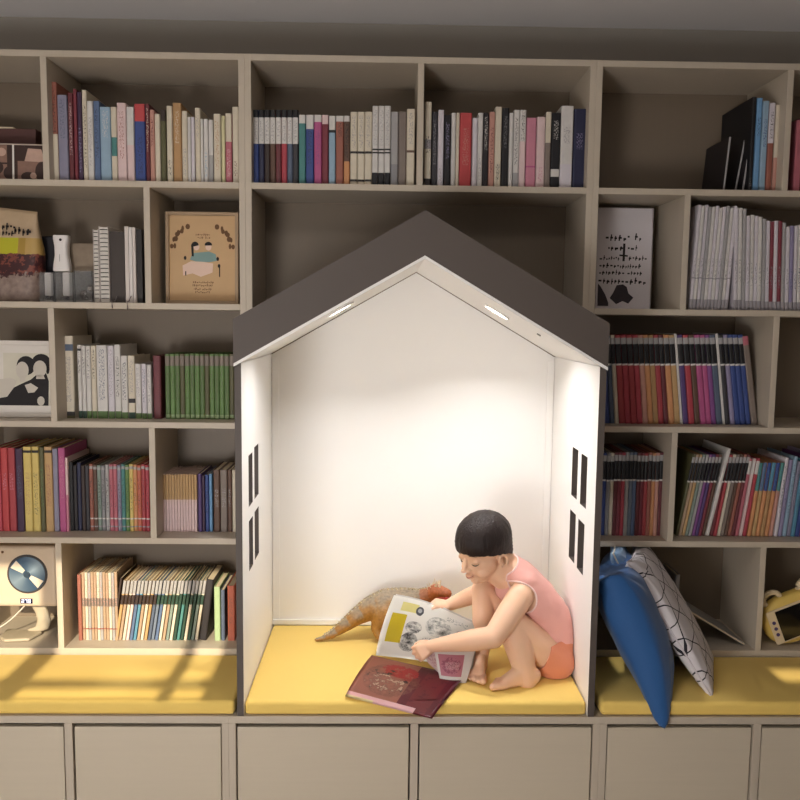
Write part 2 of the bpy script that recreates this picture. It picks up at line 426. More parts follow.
# ------------------------------------------------------------------ books
ORD = 'first second third fourth fifth sixth seventh eighth ninth tenth eleventh twelfth thirteenth fourteenth fifteenth sixteenth seventeenth eighteenth nineteenth twentieth twenty-first twenty-second twenty-third twenty-fourth twenty-fifth twenty-sixth twenty-seventh twenty-eighth twenty-ninth thirtieth thirty-first thirty-second thirty-third thirty-fourth thirty-fifth thirty-sixth'.split()
BOOKS = []
def book_mesh(w, h, d, t):
    r = min(w*.3, .004)
    o = [(-w/2, d), (-w/2, r), (-w/2+r*.3, r*.3), (-w/2+r, 0), (w/2-r, 0), (w/2-r*.3, r*.3), (w/2, r), (w/2, d)]
    i = [(w/2-t, d), (w/2-t, t), (-w/2+t, t), (-w/2+t, d)]
    bm = NB(); P = o+i; n = len(P)
    A = [bm.verts.new((p[0], p[1], 0)) for p in P]; B = [bm.verts.new((p[0], p[1], h)) for p in P]
    for k in range(n): bm.faces.new((A[k], A[(k+1) % n], B[(k+1) % n], B[k]))
    # caps as three quads/ngons so the U stays exact
    for V in (A, B):
        bm.faces.new((V[0], V[1], V[10], V[11])); bm.faces.new((V[1], V[2], V[3], V[4], V[5], V[6], V[9], V[10])); bm.faces.new((V[6], V[7], V[8], V[9]))
    bmesh.ops.recalc_face_normals(bm, faces=bm.faces[:])
    me = bpy.data.meshes.new('book'); bm.to_mesh(me); bm.free()
    return me
def pages_mesh(w, h, d, t):
    bm = NB(); g = .0002; m = min(.003, h*.02)
    box(bm, -w/2+t+g, w/2-t-g, t+g, d-.003, m*.6, h-m)
    me = bpy.data.meshes.new('pages'); bm.to_mesh(me); bm.free(); return me
def one_book(x, y, z, w, h, d, mat, lean=0.0, kind='book', yaw=0.0):
    t = min(.0022, w*.16)
    me = book_mesh(w, h, d, t); me.materials.append(mat)
    o = bpy.data.objects.new(kind, me); COL.objects.link(o)
    o.location = (x, y, z+abs(math.sin(lean))*w/2+.0004); o.rotation_euler = (0, lean, yaw)
    p = pages_mesh(w, h, d, t); p.materials.append(M_paper)
    q = bpy.data.objects.new('pages', p); COL.objects.link(q); q.parent = o
    return o
def row(shelf, group, zsh, ysp, entries, lean=0.0, kind='book', dmax=.19, set_name=None, vb=None, gap=.0006):
    """entries: (u0, u1, v_top, colour, bands, text) read along the shelf; real sizes follow from the depth of the spines"""
    n = len(entries); lab = []
    for i, e in enumerate(entries):
        u0, u1, vt, cn = e[:4]; bands = e[4] if len(e) > 4 else (); text = e[5] if len(e) > 5 else None
        L = e[6] if len(e) > 6 else lean
        dy = e[7] if len(e) > 7 else random.uniform(-.003, .003)
        y = ysp+dy
        zmid = None
        # height
        um = (u0+u1)/2
        zt = at(um, vt, y).z
        h = max(.05, zt-zsh)/math.cos(L)
        if L == 0:
            vm = 1.0
            # place by the middle of the book
            a = at(u0, vt, y); b = at(u1, vt, y)
            # follow the vertical at this X from top to shelf: X at top is the true X
            xa, xb = a.x, b.x
        else:
            xa, xb = at(u0, e[8] if len(e) > 8 else (vb or vt), y).x, at(u1, e[8] if len(e) > 8 else (vb or vt), y).x
        w = max(.003, (xb-xa)*math.cos(L)-gap)
        d = min(dmax*random.uniform(.93, 1.0), YK-.006-y)
        bd = tuple((z0, z1, c) for z0, z1, c in bands)
        o = one_book((xa+xb)/2, y, zsh, w, h, d, spine_mat(cn, bd, text), L, kind)
        lab.append((o, cn, w, h, bd))
    for i, (o, cn, w, h, bd) in enumerate(lab):
        size = 'thick ' if w > .03 else ('slim ' if w < .011 and not set_name else '')
        extra = ''
        if set_name:
            s = f'{cn} {kind}, {ORD[i]} from the left {set_name}'
        else:
            if i == 0: nb = f'beside a {lab[1][1]} one'
            elif i == n-1: nb = f'beside a {lab[i-1][1]} one'
            else: nb = f'between {lab[i-1][1]} and {lab[i+1][1]} ones'
            s = f'{size}{cn} {kind} {nb}, {ORD[i]} from left, {shelf}'
        props(o, s, 'book', group)
TX = lambda a=.15, b=.85, c='ink': ((a, b, c),)
W_ = ((.62, 1, 'white'),)
# --- top left shelf
row('top left shelf', 'books on the top left shelf', Z1, .345, [
 (49.5, 56, 82, 'rust', ((0, .48, 'cream'),), TX(.5, .95, 'dark-brown')), (56.5, 66.5, 95, 'lavender-grey', (), TX(.5, .95, 'slate')), (67, 72, 93, 'maroon', (), TX(.3, .9, 'pale-pink')),
 (72.5, 76, 89, 'wine', (), None), (76.3, 81, 92, 'plum', (), TX(.1, .6, 'lavender')), (81.2, 86, 90, 'cream', (), TX()), (86.2, 92.5, 101, 'white', (), TX(.2, .8, 'greyline')),
 (92.7, 99, 101, 'steel-blue', (), TX(.3, .9, 'navy')), (99.2, 110, 107, 'light-blue', (), TX(.6, .95, 'white')), (110.2, 116, 107, 'cream', ((.35, .6, 'teal'),), None),
 (116.2, 125.5, 103, 'pale-pink', (), TX(.3, .9, 'rust')), (125.8, 133.5, 107, 'white', ((.0, .5, 'pale-pink'),), None), (133.8, 144.5, 104, 'blue', ((.78, 1, 'scarlet'),), TX(.1, .6, 'navy')),
 (144.8, 149, 104, 'maroon', (), TX(.4, .95, 'cream')), (149.2, 154, 110, 'salmon', (), TX(.5, .9, 'maroon')), (154.2, 159.8, 114, 'cream', (), None), (160, 165.5, 110, 'olive', ((.85, 1, 'dark-brown'),), None),
 (166, 172, 106, 'cream', (), TX(.1, .3, 'ink')), (172.3, 181, 103, 'ochre', (), TX(.5, .9, 'cream')), (181.3, 187, 111, 'cream', (), TX(.1, .5, 'greyline')), (187.2, 190.6, 117, 'white', (), None),
 (190.8, 194.4, 117, 'lavender-white', (), None), (194.6, 200, 108, 'cream', (), TX(.6, .9, 'greyline')), (200.2, 203, 119, 'white', (), None), (203.2, 208, 119, 'white', (), TX(.1, .5, 'light-blue')),
 (208.2, 213, 120, 'silver-grey', ((.45, 1, 'white'),), None), (213.2, 220.4, 114, 'cream', (), TX(.2, .9, 'ochre')), (221, 224.8, 116, 'pale-yellow', (), None), (225, 231.5, 113.5, 'rose', ((.6, 1, 'cream'),), TX(.1, .5, 'pale-pink')),
 (232, 238.5, 107, 'cream', (), TX(.1, .3, 'maroon'))])
# --- top middle, left half
row('top middle shelf, left half', 'books on the top middle shelf, left half', Z1, .345, [
 *[(252.6+i*5.72, 252.6+(i+1)*5.72, 110, c, ((.9, 1, 'black'), (.55, .9, 'white')), TX(.58, .86, 'greyline')) for i, c in enumerate(['blue', 'navy', 'dark-brown', 'brown', 'maroon', 'crimson', 'slate', 'charcoal'])],
 (298.8, 305.7, 115, 'teal', ((.88, 1, 'white'),), None), (305.9, 313.8, 115, 'blue', ((.8, 1, 'white'),), TX(.3, .8, 'navy')), (314, 321.8, 115, 'magenta', ((.9, 1, 'white'),), TX(.3, .8, 'violet')), (322, 328.5, 115, 'wine', ((.87, 1, 'pale-pink'),), None),
 (328.8, 335.6, 116, 'light-blue', ((.8, 1, 'white'), (.76, .8, 'black')), None), (335.9, 343.8, 116, 'rust', ((.92, 1, 'white'),), TX(.7, .9, 'ink')), (344, 350, 116, 'brown', ((.92, 1, 'white'), (.0, .35, 'orange')), TX(.4, .9, 'black')),
 *[(350.4+i*7.3, 350.4+(i+1)*7.3, 112, 'cream', ((.44, .47, 'ink'), (.06, .09, 'ink')), TX(.5, .95, 'greyline')) for i in range(3)],
 *[(372.5+i*6.15, 372.5+(i+1)*6.15, 106, 'white', ((0, .17, 'black'), (.41, .43, 'ink'), (.45, .47, 'ink')), TX(.5, .95, 'greyline')) for i in range(3)],
 (391.2, 398.6, 112, 'silver-grey', ((0, .3, 'grey'),), None), (398.8, 406.8, 112, 'taupe', (), None), (407, 415.3, 109, 'cream', ((.44, .47, 'brown'),), TX(.55, .95, 'greyline'))])
# --- top middle, right half
row('top middle shelf, right half', 'books on the top middle shelf, right half', Z1, .345, [
 (425, 432, 102, 'cream', ((0, .1, 'ink'), (.45, .56, 'greyline')), TX(.4, .6, 'ink')), (432.4, 438, 112, 'charcoal', (), TX(.3, .9, 'grey')), (438.4, 444.4, 110, 'lavender-white', (), TX(.05, .25, 'greyline')), (444.8, 451.4, 115, 'black', (), TX(.4, .9, 'lavender')),
 (451.7, 456.3, 113, 'white', (), None), (456.5, 460, 113, 'cream', (), None), (460.3, 472.3, 113, 'scarlet', (), TX(.3, .8, 'salmon')), (472.8, 478.2, 118, 'lavender-white', (), None), (478.4, 483.6, 113, 'white', (), TX(.1, .4, 'greyline')),
 (483.8, 489.4, 113, 'ink', (), TX(.5, .95, 'white')), (489.6, 495.5, 112, 'salmon', (), TX(.2, .8, 'maroon')), (495.8, 502.4, 107, 'cream', (), TX(.1, .3, 'ink')), (502.7, 509.5, 108, 'black', (), TX(.5, .9, 'grey')), (509.8, 514, 113, 'white', (), None),
 (514.2, 520.2, 110, 'silver-grey', ((.2, 1, 'white'),), TX(.3, .9, 'ink')), (520.4, 526.8, 110, 'white', ((.0, .6, 'pale-pink'),), TX(.6, .98, 'black')), (527, 537, 118, 'pink', ((.3, .32, 'magenta'),), None), (537.3, 546, 117, 'pale-pink', (), TX(.1, .3, 'pink')),
 (546.3, 552, 112, 'taupe', ((.6, 1, 'cream'),), None), (552.3, 561.3, 113, 'black', ((.16, .26, 'white'),), TX(.65, .9, 'white')), (561.7, 574.2, 106, 'white', ((0, .3, 'lavender-white'),), TX(.55, .75, 'greyline')), (574.6, 586.8, 109, 'navy', (), TX(.5, .7, 'lavender'))])
# --- top right shelf
row('top right shelf', 'books on the top right shelf', Z1, .345, [
 (753, 757.2, 97, 'black', (), TX(.05, .15, 'grey')), (757.5, 763.4, 98, 'sky-blue', (), TX(.6, .8, 'navy')), (763.7, 770, 101, 'light-blue', (), TX(.5, .8, 'blue')), (770.3, 776.3, 103, 'rust', ((.55, 1, 'lavender-white'),), TX(.6, .9, 'black')),
 (776.6, 781.3, 105, 'cream', ((0, .4, 'salmon'),), None), (781.6, 788.5, 106, 'black', (), TX(.4, .95, 'gold'))], dmax=.215)
row('top right shelf beyond the divider', 'books beyond the top right divider', Z1, .345, [(797.2, 804, 120, 'rose', (), None), (804.5, 812, 116, 'maroon', (), None)])
# --- magazines, right shelf under the top
mg = []
for i in range(11):
    u = 689+i*3.55; mg.append((u, u+3.5, [205, 206, 205, 207, 207, 206, 208, 207, 206, 208, 206][i], ['lavender-white', 'white', 'lavender-white', 'silver-grey', 'white'][i % 5], ((0, .1, 'greyline'), (.30, .31, 'grey')), TX(.3, .5, 'grey'), .045, None, 309))
for i in range(20):
    u = 733.5+i*3.95; cn = 'wine' if i in (9, 11) else ['lavender-white', 'white', 'silver-grey', 'lavender-white', 'lavender' if i > 13 else 'white'][i % 5]
    mg.append((u, u+3.9, [208, 208, 209, 216, 215, 216, 217, 219, 221, 222, 221, 221, 223, 227, 226, 226, 225, 224, 225, 225][i], cn, ((0, .1, 'greyline'),), TX(.25, .5, 'slate' if i > 13 else 'grey'), -.035, None, 309))
mg = [e[:7]+(random.uniform(-.003, .003), 309) for e in mg]
row('right shelf', 'white magazines on the upper right shelf', Z2, .335, mg, kind='magazine', set_name='in the magazine row beside the white poster', gap=.0008, dmax=.21)
# --- black-banded picture books beside the roof
BB = ((.9, .97, 'silver-grey'), (.68, .9, 'black'), (.66, .68, 'white'))
cs = ['blue', 'slate', 'cream', 'red', 'crimson', 'red', 'crimson', 'salmon', 'orange', 'ochre', 'red', 'maroon', 'orange', 'gold', 'white', 'purple', 'crimson', 'brown', 'magenta', 'magenta', 'violet', 'slate', 'white', 'charcoal', 'lavender', 'blue', 'blue', 'blue']
ws = [7, 5, 4.5, 6.2, 6.2, 6.2, 6, 5.5, 5.5, 5.5, 5.5, 5, 6, 6, 2.6, 6, 6.3, 6, 6, 5.5, 5, 6.3, 3, 5, 5, 5.5, 5.5, 5.5]
u = 603.5; es = []
for i, (c, w) in enumerate(zip(cs, ws)):
    w *= 148/sum(ws); es.append((u, u+w, 335.5 if c != 'white' else 334, c, BB if c not in ('white',) else (), None, -.085-.0022*i, random.uniform(-.002, .002), 421)); u += w
es.append((u+.5, u+7, 337, 'taupe', ((.9, 1, 'rose'),), None, -.165, 0, 421))
row('', 'black-banded picture books beside the roof end', Z3, .37, es, set_name='in the black-banded row beside the roof', dmax=.19, gap=.0010)
# --- narrow right shelf
cs = ['navy', 'blue', 'grey', 'cream', 'maroon', 'wine', 'crimson', 'silver-grey', 'bluish-grey', 'steel-blue', 'maroon', 'wine', 'red', 'rust', 'orange', 'salmon', 'maroon', 'navy']
es = [(600+i*3.78, 600+(i+1)*3.78, 453+random.uniform(-.6, .6), c, BB, None) for i, c in enumerate(cs)]
row('', 'black-banded picture books on the narrow right shelf', Z4, .37, es, set_name='on the narrow black-banded shelf above the pillows', dmax=.19)
# --- right shelf above the kids' tablet
es = []
def add(us, ue, vt, c, b=BB, tx=None, L=.17): es.append((us, ue, vt, c, b, tx, L, random.uniform(-.002, .002), 533))
for i, c in enumerate(['olive', 'tan', 'gold', 'grey-green', 'silver-grey', 'violet', 'purple', 'wine', 'brown']): add(675.5+i*3.3, 678.6+i*3.3, 455, c)
add(705.4, 709.6, 449, 'white', (), None, .2)
for i, c in enumerate(['maroon', 'red', 'cream', 'taupe', 'brown', 'rust', 'maroon']): add(710.2+i*3.5, 713.5+i*3.5, 455, c, BB, None, .15)
for i, c in enumerate(['rose', 'pale-pink', 'crimson']): add(735.2+i*3.9, 738.8+i*3.9, 459, c, ((.8, .97, 'white'),), None, .13)
for i, c in enumerate(['orange', 'gold', 'orange', 'ochre', 'orange', 'salmon']): add(747.5+i*4.3, 751.5+i*4.3, 463, c, ((.62, 1, ['teal', 'steel-blue', 'blue', 'cyan', 'blue', 'teal'][i]),), TX(.65, .9, 'cyan'), .11)
for i, c in enumerate(['lavender-white', 'lavender', 'light-blue', 'lavender-grey', 'cyan', 'blue', 'violet', 'lavender']): add(774+i*4.3, 778+i*4.3, [458, 460, 457, 462, 460, 466, 458, 455][i], c, (), TX(.3, .9, 'slate'), .09)
row('', 'leaning books on the shelf above the tablet', Z4, .37, es, set_name='on the leaning shelf above the tablet', dmax=.19, gap=.0012)
# --- lower right niche behind the pillows
row('lower right niche', 'brown books behind the patterned pillow', Z5, .43, [(646, 652.5, 585, 'dark-brown'), (653, 658.5, 584, 'brown'), (659, 664.5, 583, 'brown'), (665, 670, 584, 'tan'), (670.5, 675, 583, 'brown'), (676, 680.5, 575, 'silver-grey')], dmax=.13)
# --- third left shelf: white set, then green set
GB = ((0, .1, 'moss-green'),)
row('shelf beside the couple photo', 'white-spined books beside the green set', Z3, .385, [
 (61, 72.5, 336, 'cream', ((.03, .08, 'ink'), (0, .03, 'olive'), (.82, .9, 'slate')), TX(.2, .75, 'greyline')),
 (76.5, 80.6, 345, 'white', ((0, .1, 'dark-green'), (.92, .95, 'ink')), TX(.6, .95, 'ink')), (80.8, 84.8, 346, 'white', ((0, .1, 'dark-green'),), TX(.6, .95, 'ink')), (85, 90, 346, 'white', GB, TX(.55, .95, 'ink')), (90.2, 95.4, 346, 'cream', GB, TX(.55, .95, 'ink')),
 (95.6, 106.5, 345.5, 'white', GB, TX(.25, .95, 'slate')), (106.8, 113.3, 346, 'lavender-white', GB, TX(.3, .95, 'greyline')), (113.5, 120, 345, 'white', GB, TX(.3, .85, 'ink')), (120.3, 127, 356, 'white', GB, TX(.3, .9, 'navy')), (127.2, 134.3, 356, 'cream', ((0, .1, 'dark-green'), (.25, .32, 'ink')), TX(.4, .95, 'greyline')),
 (134.5, 140.6, 364, 'white', GB, TX(.4, .95, 'greyline')), (140.8, 146, 364, 'lavender-white', GB, TX(.3, .9, 'slate')), (146.2, 151, 365, 'white', GB, TX(.3, .9, 'greyline')), (152.5, 160.5, 356, 'maroon', (), TX(.3, .9, 'wine'))], dmax=.17)
es = [(164.5+i*4.95, 164.5+(i+1)*4.95, 354+random.uniform(-.4, .4), ['moss-green', 'green', 'moss-green', 'olive', 'green'][i % 5], ((.82, .97, 'taupe'), (.02, .07, 'light-green')), TX(.3, .75, 'olive')) for i in range(14)]
row('', 'matching green picture books', Z3, .385, es, set_name='of the matching green set', dmax=.18)
# --- fourth left shelf
row('fourth left shelf', 'tall bright books on the fourth left shelf', Z4, .375, [
 (-9, -.6, 448, 'crimson', (), None), (-.3, 6.5, 448, 'scarlet', (), TX(.5, .7, 'pink')), (6.8, 14, 448, 'red', (), TX(.5, .7, 'pink')), (14.3, 21.8, 449, 'plum', (), TX(.4, .8, 'slate')), (22.2, 30.4, 447, 'yellow', ((.93, .96, 'ink'),), TX(.2, .7, 'ochre')), (30.7, 38, 447, 'yellow', ((.93, .96, 'ink'),), TX(.2, .7, 'olive')),
 (38.3, 43, 447.5, 'olive', (), TX(.3, .8, 'green')), (43.3, 51.3, 447, 'gold', ((.93, .96, 'ink'),), TX(.3, .8, 'rust')), (51.7, 57, 449, 'lavender-grey', (), None), (57.3, 64.2, 448, 'magenta', (), TX(.4, .9, 'pink')), (64.5, 67.2, 458, 'pale-pink', ((0, .5, 'pink'),), None)], dmax=.19)
cs = ['black', 'ink', 'navy', 'dark-brown', 'charcoal', 'rust', 'brown', 'grey-green', 'grey', 'silver-grey', 'rose', 'rose', 'lavender-grey', 'teal', 'green', 'yellow', 'orange', 'red-orange', 'red', 'crimson']
es = [(68.3+i*4.02, 68.3+(i+1)*4.02, 465+random.uniform(-.8, .8) if i > 4 else 464+random.uniform(-2, 2), c, ((.18, .2, 'white'), (.06, .08, 'greyline'), (.93, .97, 'silver-grey')) if i > 4 else (), TX(.3, .8, 'charcoal')) for i, c in enumerate(cs)]
row('', 'rainbow row of slim books', Z4, .385, es, set_name='in the slim rainbow row beside the tall yellow books', dmax=.17)
es = [(160+i*2.82, 160+(i+1)*2.82, 474.5+random.uniform(-.3, .3), 'pale-pink', ((.56, 1, 'gold'),), None) for i in range(13)]
row('', 'slim gold-topped booklets', Z4, .385, es, set_name='of the slim gold-topped set', kind='booklet', dmax=.15)
row('fourth left shelf by playhouse', 'books by the playhouse wall', Z4, .385, [
 (197.5, 201.5, 474, 'purple'), (201.8, 204.5, 476, 'plum'), (204.8, 208.5, 475, 'blue', (), TX(.3, .8, 'navy')), (208.8, 212, 474, 'sky-blue'), (213, 219.5, 470, 'brown', (), TX(.4, .7, 'silver-grey')), (219.8, 227, 470, 'taupe', (), TX(.4, .7, 'silver-grey')), (227.3, 231.5, 470, 'brown', (), TX(.4, .7, 'silver-grey')), (231.8, 236, 470, 'cream')], dmax=.16)
# --- fifth left shelf
es = [(76.5, 80.5, 575, 'rust', (), None, 0)]
for i in range(12): es.append((81+i*2.98, 81+(i+1)*2.98, 572.5+random.uniform(-.5, .5), ['tan', 'cream', 'silver-grey', 'tan'][i % 4], ((.5, .62, 'taupe'), (.16, .18, 'rust')), TX(.5, .95, 'salmon'), 0))
row('', 'pale-spined books beside the disc player', Z5, .37, [e[:7] for e in es], set_name='in the pale row beside the disc player', dmax=.16)
es = []
def ad2(a, b, vt, c, L, bb=True): es.append((a, b, vt, c, ((.78, 1, 'silver-grey'), (.6, .76, 'dark-green' if a > 150 else 'dark-brown')) if bb else (), None, L, random.uniform(-.002, .002), 636))
ad2(111.5, 114, 578, 'dark-brown', .15, False)
for i, c in enumerate(['gold', 'tan', 'cream', 'pale-pink', 'steel-blue', 'cyan', 'tan', 'cream', 'gold', 'slate', 'bluish-grey', 'steel-blue', 'cream', 'tan', 'grey-green', 'cream', 'dark-green', 'teal', 'dark-green', 'cream', 'dark-green', 'grey-green', 'cream']):
    ad2(114.6+i*3.62, 117.9+i*3.62, 581, c, .16+random.uniform(-.004, .004))
ad2(198.6, 206.5, 580, 'ink', .13, False)
es.append((213.6, 220, 587, 'light-green', (), None, 0, 0, 636)); es.append((220.4, 224.6, 590, 'slate', (), None, 0, 0, 636)); es.append((227, 234.5, 586, 'red-orange', (), TX(.3, .8, 'rust'), 0, 0, 636))
row('', 'leaning books on the lowest left shelf', Z5, .37, es, set_name='in the leaning lowest left row', dmax=.16, gap=.0012)
# ------------------------------------------------------------------ things on the shelves
def frame(name, label, cat, c, w, h, d, border, mats, draw, lean=.06, yaw=0.0, back=None):
    """picture frame standing at c (bottom centre), leaning back; parts: frame, picture (+ printed motifs)"""
    t = thing(name, label, cat, c)
    R = Matrix.Rotation(yaw, 4, 'Z') @ Matrix.Rotation(-lean, 4, 'X')
    bm = NB()
    box(bm, -w/2, -w/2+border, 0, d, 0, h, .001, seg=1); box(bm, w/2-border, w/2, 0, d, 0, h, .001, seg=1)
    box(bm, -w/2+border, w/2-border, 0, d, 0, border, .001, seg=1); box(bm, -w/2+border, w/2-border, 0, d, h-border, h, .001, seg=1)
    bm.transform(R); fr = mk('frame', bm, mats[0], t, loc=c, local=False) if False else None
    if fr is None:
        me = bpy.data.meshes.new('frame'); bmesh.ops.recalc_face_normals(bm, faces=bm.faces[:]); bm.to_mesh(me); bm.free(); me.materials.append(mats[0])
        fr = bpy.data.objects.new('frame', me); COL.objects.link(fr); fr.parent = t
    def sub(nm, bm2, m, par):
        bm2.transform(R); me = bpy.data.meshes.new(nm); bmesh.ops.recalc_face_normals(bm2, faces=bm2.faces[:]); bm2.to_mesh(me); bm2.free()
        for q in (m if isinstance(m, list) else [m]): me.materials.append(q)
        o = bpy.data.objects.new(nm, me); COL.objects.link(o); o.parent = par; return o
    bm2 = NB(); box(bm2, -w/2+border*.6, w/2-border*.6, d*.45, d*.9, border*.6, h-border*.6); pic = sub('picture', bm2, mats[1], t)
    draw(lambda nm, b, m: sub(nm, b, m, pic), w, h, d*.45)
    return t
def poly2(bm, pts, y, th=.0006):
    prism(bm, pts, y-th, y, 'y')
def blob(bm, cx, cz, rx, rz, y, th=.0006, n=20, a0=0, a1=2*math.pi):
    poly2(bm, [(cx+rx*math.cos(a0+(a1-a0)*k/n), cz+rz*math.sin(a0+(a1-a0)*k/n)) for k in range(n if a1-a0 > 6 else n+1)], y, th)
def scrawl(bm, x0, x1, z, s, y, rnd, th=.0005):
    """a line of small illegible lettering: short dashes of uneven height"""
    x = x0
    while x < x1:
        w = s*rnd.uniform(.35, .8); hh = s*rnd.uniform(.5, 1.25); zz = z+rnd.uniform(-.1, .15)*s
        if rnd.random() < .93:
            if rnd.random() < .7: poly2(bm, [(x, zz), (x+w*.35, zz), (x+w*.55, zz+hh), (x+w*.2, zz+hh)], y, th)
            poly2(bm, [(x, zz+hh*.35), (x+w*.8, zz+hh*.35), (x+w*.8, zz+hh*.35+s*.34), (x, zz+hh*.35+s*.34)], y, th)
        x += w+s*.15
K_ink = plain('dark_ink', '221e20', .8); K_sep = plain('sepia_print', '8a6a5c', .7, .25, 60); K_sepd = plain('dark_sepia_print', '3a2620', .7, .2, 60); K_sepl = plain('pale_sepia_print', 'c0a090', .7, .15, 60)
K_skin = plain('pale_grey_print', 'c8c0b4', .7, .05); K_white = plain('white_print', 'e6e2da', .7, .03); K_teal = plain('dusty_teal_print', '7f9c98', .7, .08); K_brown = plain('brown_print', '6a4a2c', .7, .1); K_blush = plain('blush_print', 'e2c6b4', .7, .04)
M_frw = plain('white_frame_paint', 'd9d2ca', .5, .03)
# couple photo, third left shelf
def couple(S, w, h, y):
    b = NB(); poly2(b, [(-w*.36, h*.15), (w*.36, h*.15), (w*.36, h*.84), (-w*.36, h*.84)], y); S('photo_print', b, plain('grey_photo_ground', 'cfc9b8', .6, .1, 12))
    b = NB(); poly2(b, [(-.10, .036), (.064, .036), (.066, .11), (.058, .135), (.03, .13), (.012, .115), (-.02, .10), (-.04, .09), (-.06, .062), (-.10, .055)], y-.0008); S('printed_clothes', b, K_ink)
    b = NB(); poly2(b, [(-.10, .055), (-.06, .062), (-.038, .092), (-.03, .112), (-.05, .12), (-.10, .112)], y-.0010); S('printed_dress', b, K_skin)
    b = NB(); blob(b, .044, .166, .029, .027, y-.0010); blob(b, .063, .152, .006, .02, y-.0010); S('printed_hair', b, K_ink)
    b = NB(); blob(b, -.002, .157, .028, .029, y-.0011); S('printed_hair', b, K_ink)
    b = NB(); blob(b, .040, .148, .020, .025, y-.0018); poly2(b, [(.03, .13), (.05, .13), (.055, .117), (.028, .117)], y-.0018); S('printed_face', b, K_skin)
    b = NB(); blob(b, -.013, .143, .019, .026, y-.0018); poly2(b, [(-.022, .125), (-.006, .125), (-.004, .108), (-.02, .108)], y-.0018); S('printed_face', b, K_skin)
    b = NB(); poly2(b, [(-.006, .098), (.012, .104), (.034, .09), (.022, .076), (.004, .074)], y-.0018); S('printed_hand', b, K_skin)
    b = NB(); blob(b, .042, .050, .011, .014, y-.0018); S('printed_hand', b, K_skin)
pa = at(50, 418, .37); x1 = pa.x-.001
frame('framed_photo', 'white framed black-and-white photo of an embracing couple on the left shelf', 'photo frame', (-1.085, .385, Z3+.001), .196, at(20, 341, .38).z-Z3, .016, .013, (M_frw, M_frw), couple, .05)
# illustrated wedding poster, second left shelf
def wed(S, w, h, y):
    rnd = random.Random(3); b = NB(); blob(b, -.018, .172, .009, .011, y); blob(b, .018, .172, .009, .011, y); S('printed_face', b, K_blush)
    b = NB(); blob(b, -.022, .176, .011, .011, y-.0008, a0=0, a1=3.6, n=10); poly2(b, [(-.034, .178), (-.027, .178), (-.026, .143), (-.032, .143)], y-.0008); blob(b, .018, .178, .011, .009, y-.0008, a0=-.2, a1=3.4, n=10)
    for x, z in ((-.052, .138), (.046, .136), (.05, .115)): blob(b, x, z, .004, .006, y-.0008)
    for x, z0, z1 in ((-.052, .085, .098), (.050, .082, .112)): poly2(b, [(x, z0), (x+.003, z0), (x+.003, z1), (x, z1)], y-.0008)
    S('printed_hair', b, K_ink)
    b = NB(); poly2(b, [(-.038, .133), (-.03, .152), (-.01, .155), (.02, .158), (.04, .150), (.043, .130), (.02, .126), (-.02, .128)], y); S('printed_jacket', b, K_teal)
    b = NB(); poly2(b, [(-.058, .085), (-.06, .115), (-.035, .128), (.0, .127), (.032, .122), (.03, .095), (-.005, .082), (-.03, .092)], y-.0003); S('printed_dress', b, K_blush)
    b = NB()
    for sx in (-1, 1):
        for k in range(9):
            a = k/8*1.5; r_ = .010*(-1)**k; blob(b, sx*(.088-.042*(1-math.cos(a))-r_*.5), .168+.058*math.sin(a)+r_*.6, .0042+.0014*(k % 3), .0085-.001*(k % 2), y, n=8)
    scrawl(b, -.02, .02, .205, .006, y, rnd); scrawl(b, -.024, .024, .196, .006, y, rnd)
    for k, z in enumerate((.062, .052, .041, .032)): scrawl(b, -.034+.004*k, .034-.004*k, z, .007, y, rnd)
    S('printed_lettering', b, K_brown)
M_tan = plain('tan_poster_card', 'c8a67c', .7, .06, 20); M_tanf = plain('pale_wood_frame', 'a88f72', .5, .06, 20)
frame('framed_poster', 'tan framed illustration of a couple in a teal jacket and pale dress', 'picture frame', (at(202, 303, .40).x, .40, Z2+.001), at(238.5, 260, .40).x-at(165.5, 260, .40).x, at(200, 212, .41).z-Z2, .02, .010, (M_tanf, M_tan), wed, .04)
# white poster with lettering, right
def note(S, w, h, y):
    rnd = random.Random(5); b = NB()
    scrawl(b, -.072, .055, .214, .017, y, rnd, .0006); scrawl(b, -.05, -.012, .182, .017, y, rnd); scrawl(b, .012, .04, .182, .016, y, rnd)
    poly2(b, [(-.004, .150), (.003, .150), (.004, .205), (-.003, .205)], y); poly2(b, [(-.014, .166), (.012, .164), (.012, .169), (-.014, .171)], y)
    scrawl(b, -.076, .066, .152, .013, y, rnd); scrawl(b, -.076, .05, .128, .013, y, rnd); scrawl(b, -.076, .056, .107, .013, y, rnd); scrawl(b, -.078, .072, .079, .016, y, rnd)
    S('printed_lettering', b, K_ink)
    b = NB(); poly2(b, [(-.041, .035), (-.03, .052), (-.02, .075), (0, .078), (.012, .07), (.018, .05), (.034, .037), (.018, .018), (.0, .026), (-.02, .016)], y)
    poly2(b, [(-.079, .010), (-.079, .08), (-.07, .07), (-.055, .045), (-.045, .02), (-.045, .010)], y); S('printed_shape', b, plain('charcoal_print', '3a3238', .8, .25, 120))
frame('poster_board', 'white lettered poster board with two dark printed shapes on the right shelf', 'poster', (at(624, 309, .47).x-.004, .47, Z2+.001), at(650, 260, .47).x-at(598, 260, .47).x+.012, at(624, 208, .48).z-Z2, .012, .0015, (plain('poster_edge', 'b8b0b0', .7), plain('poster_white', 'd4ced2', .7, .02, 6)), note, .03)
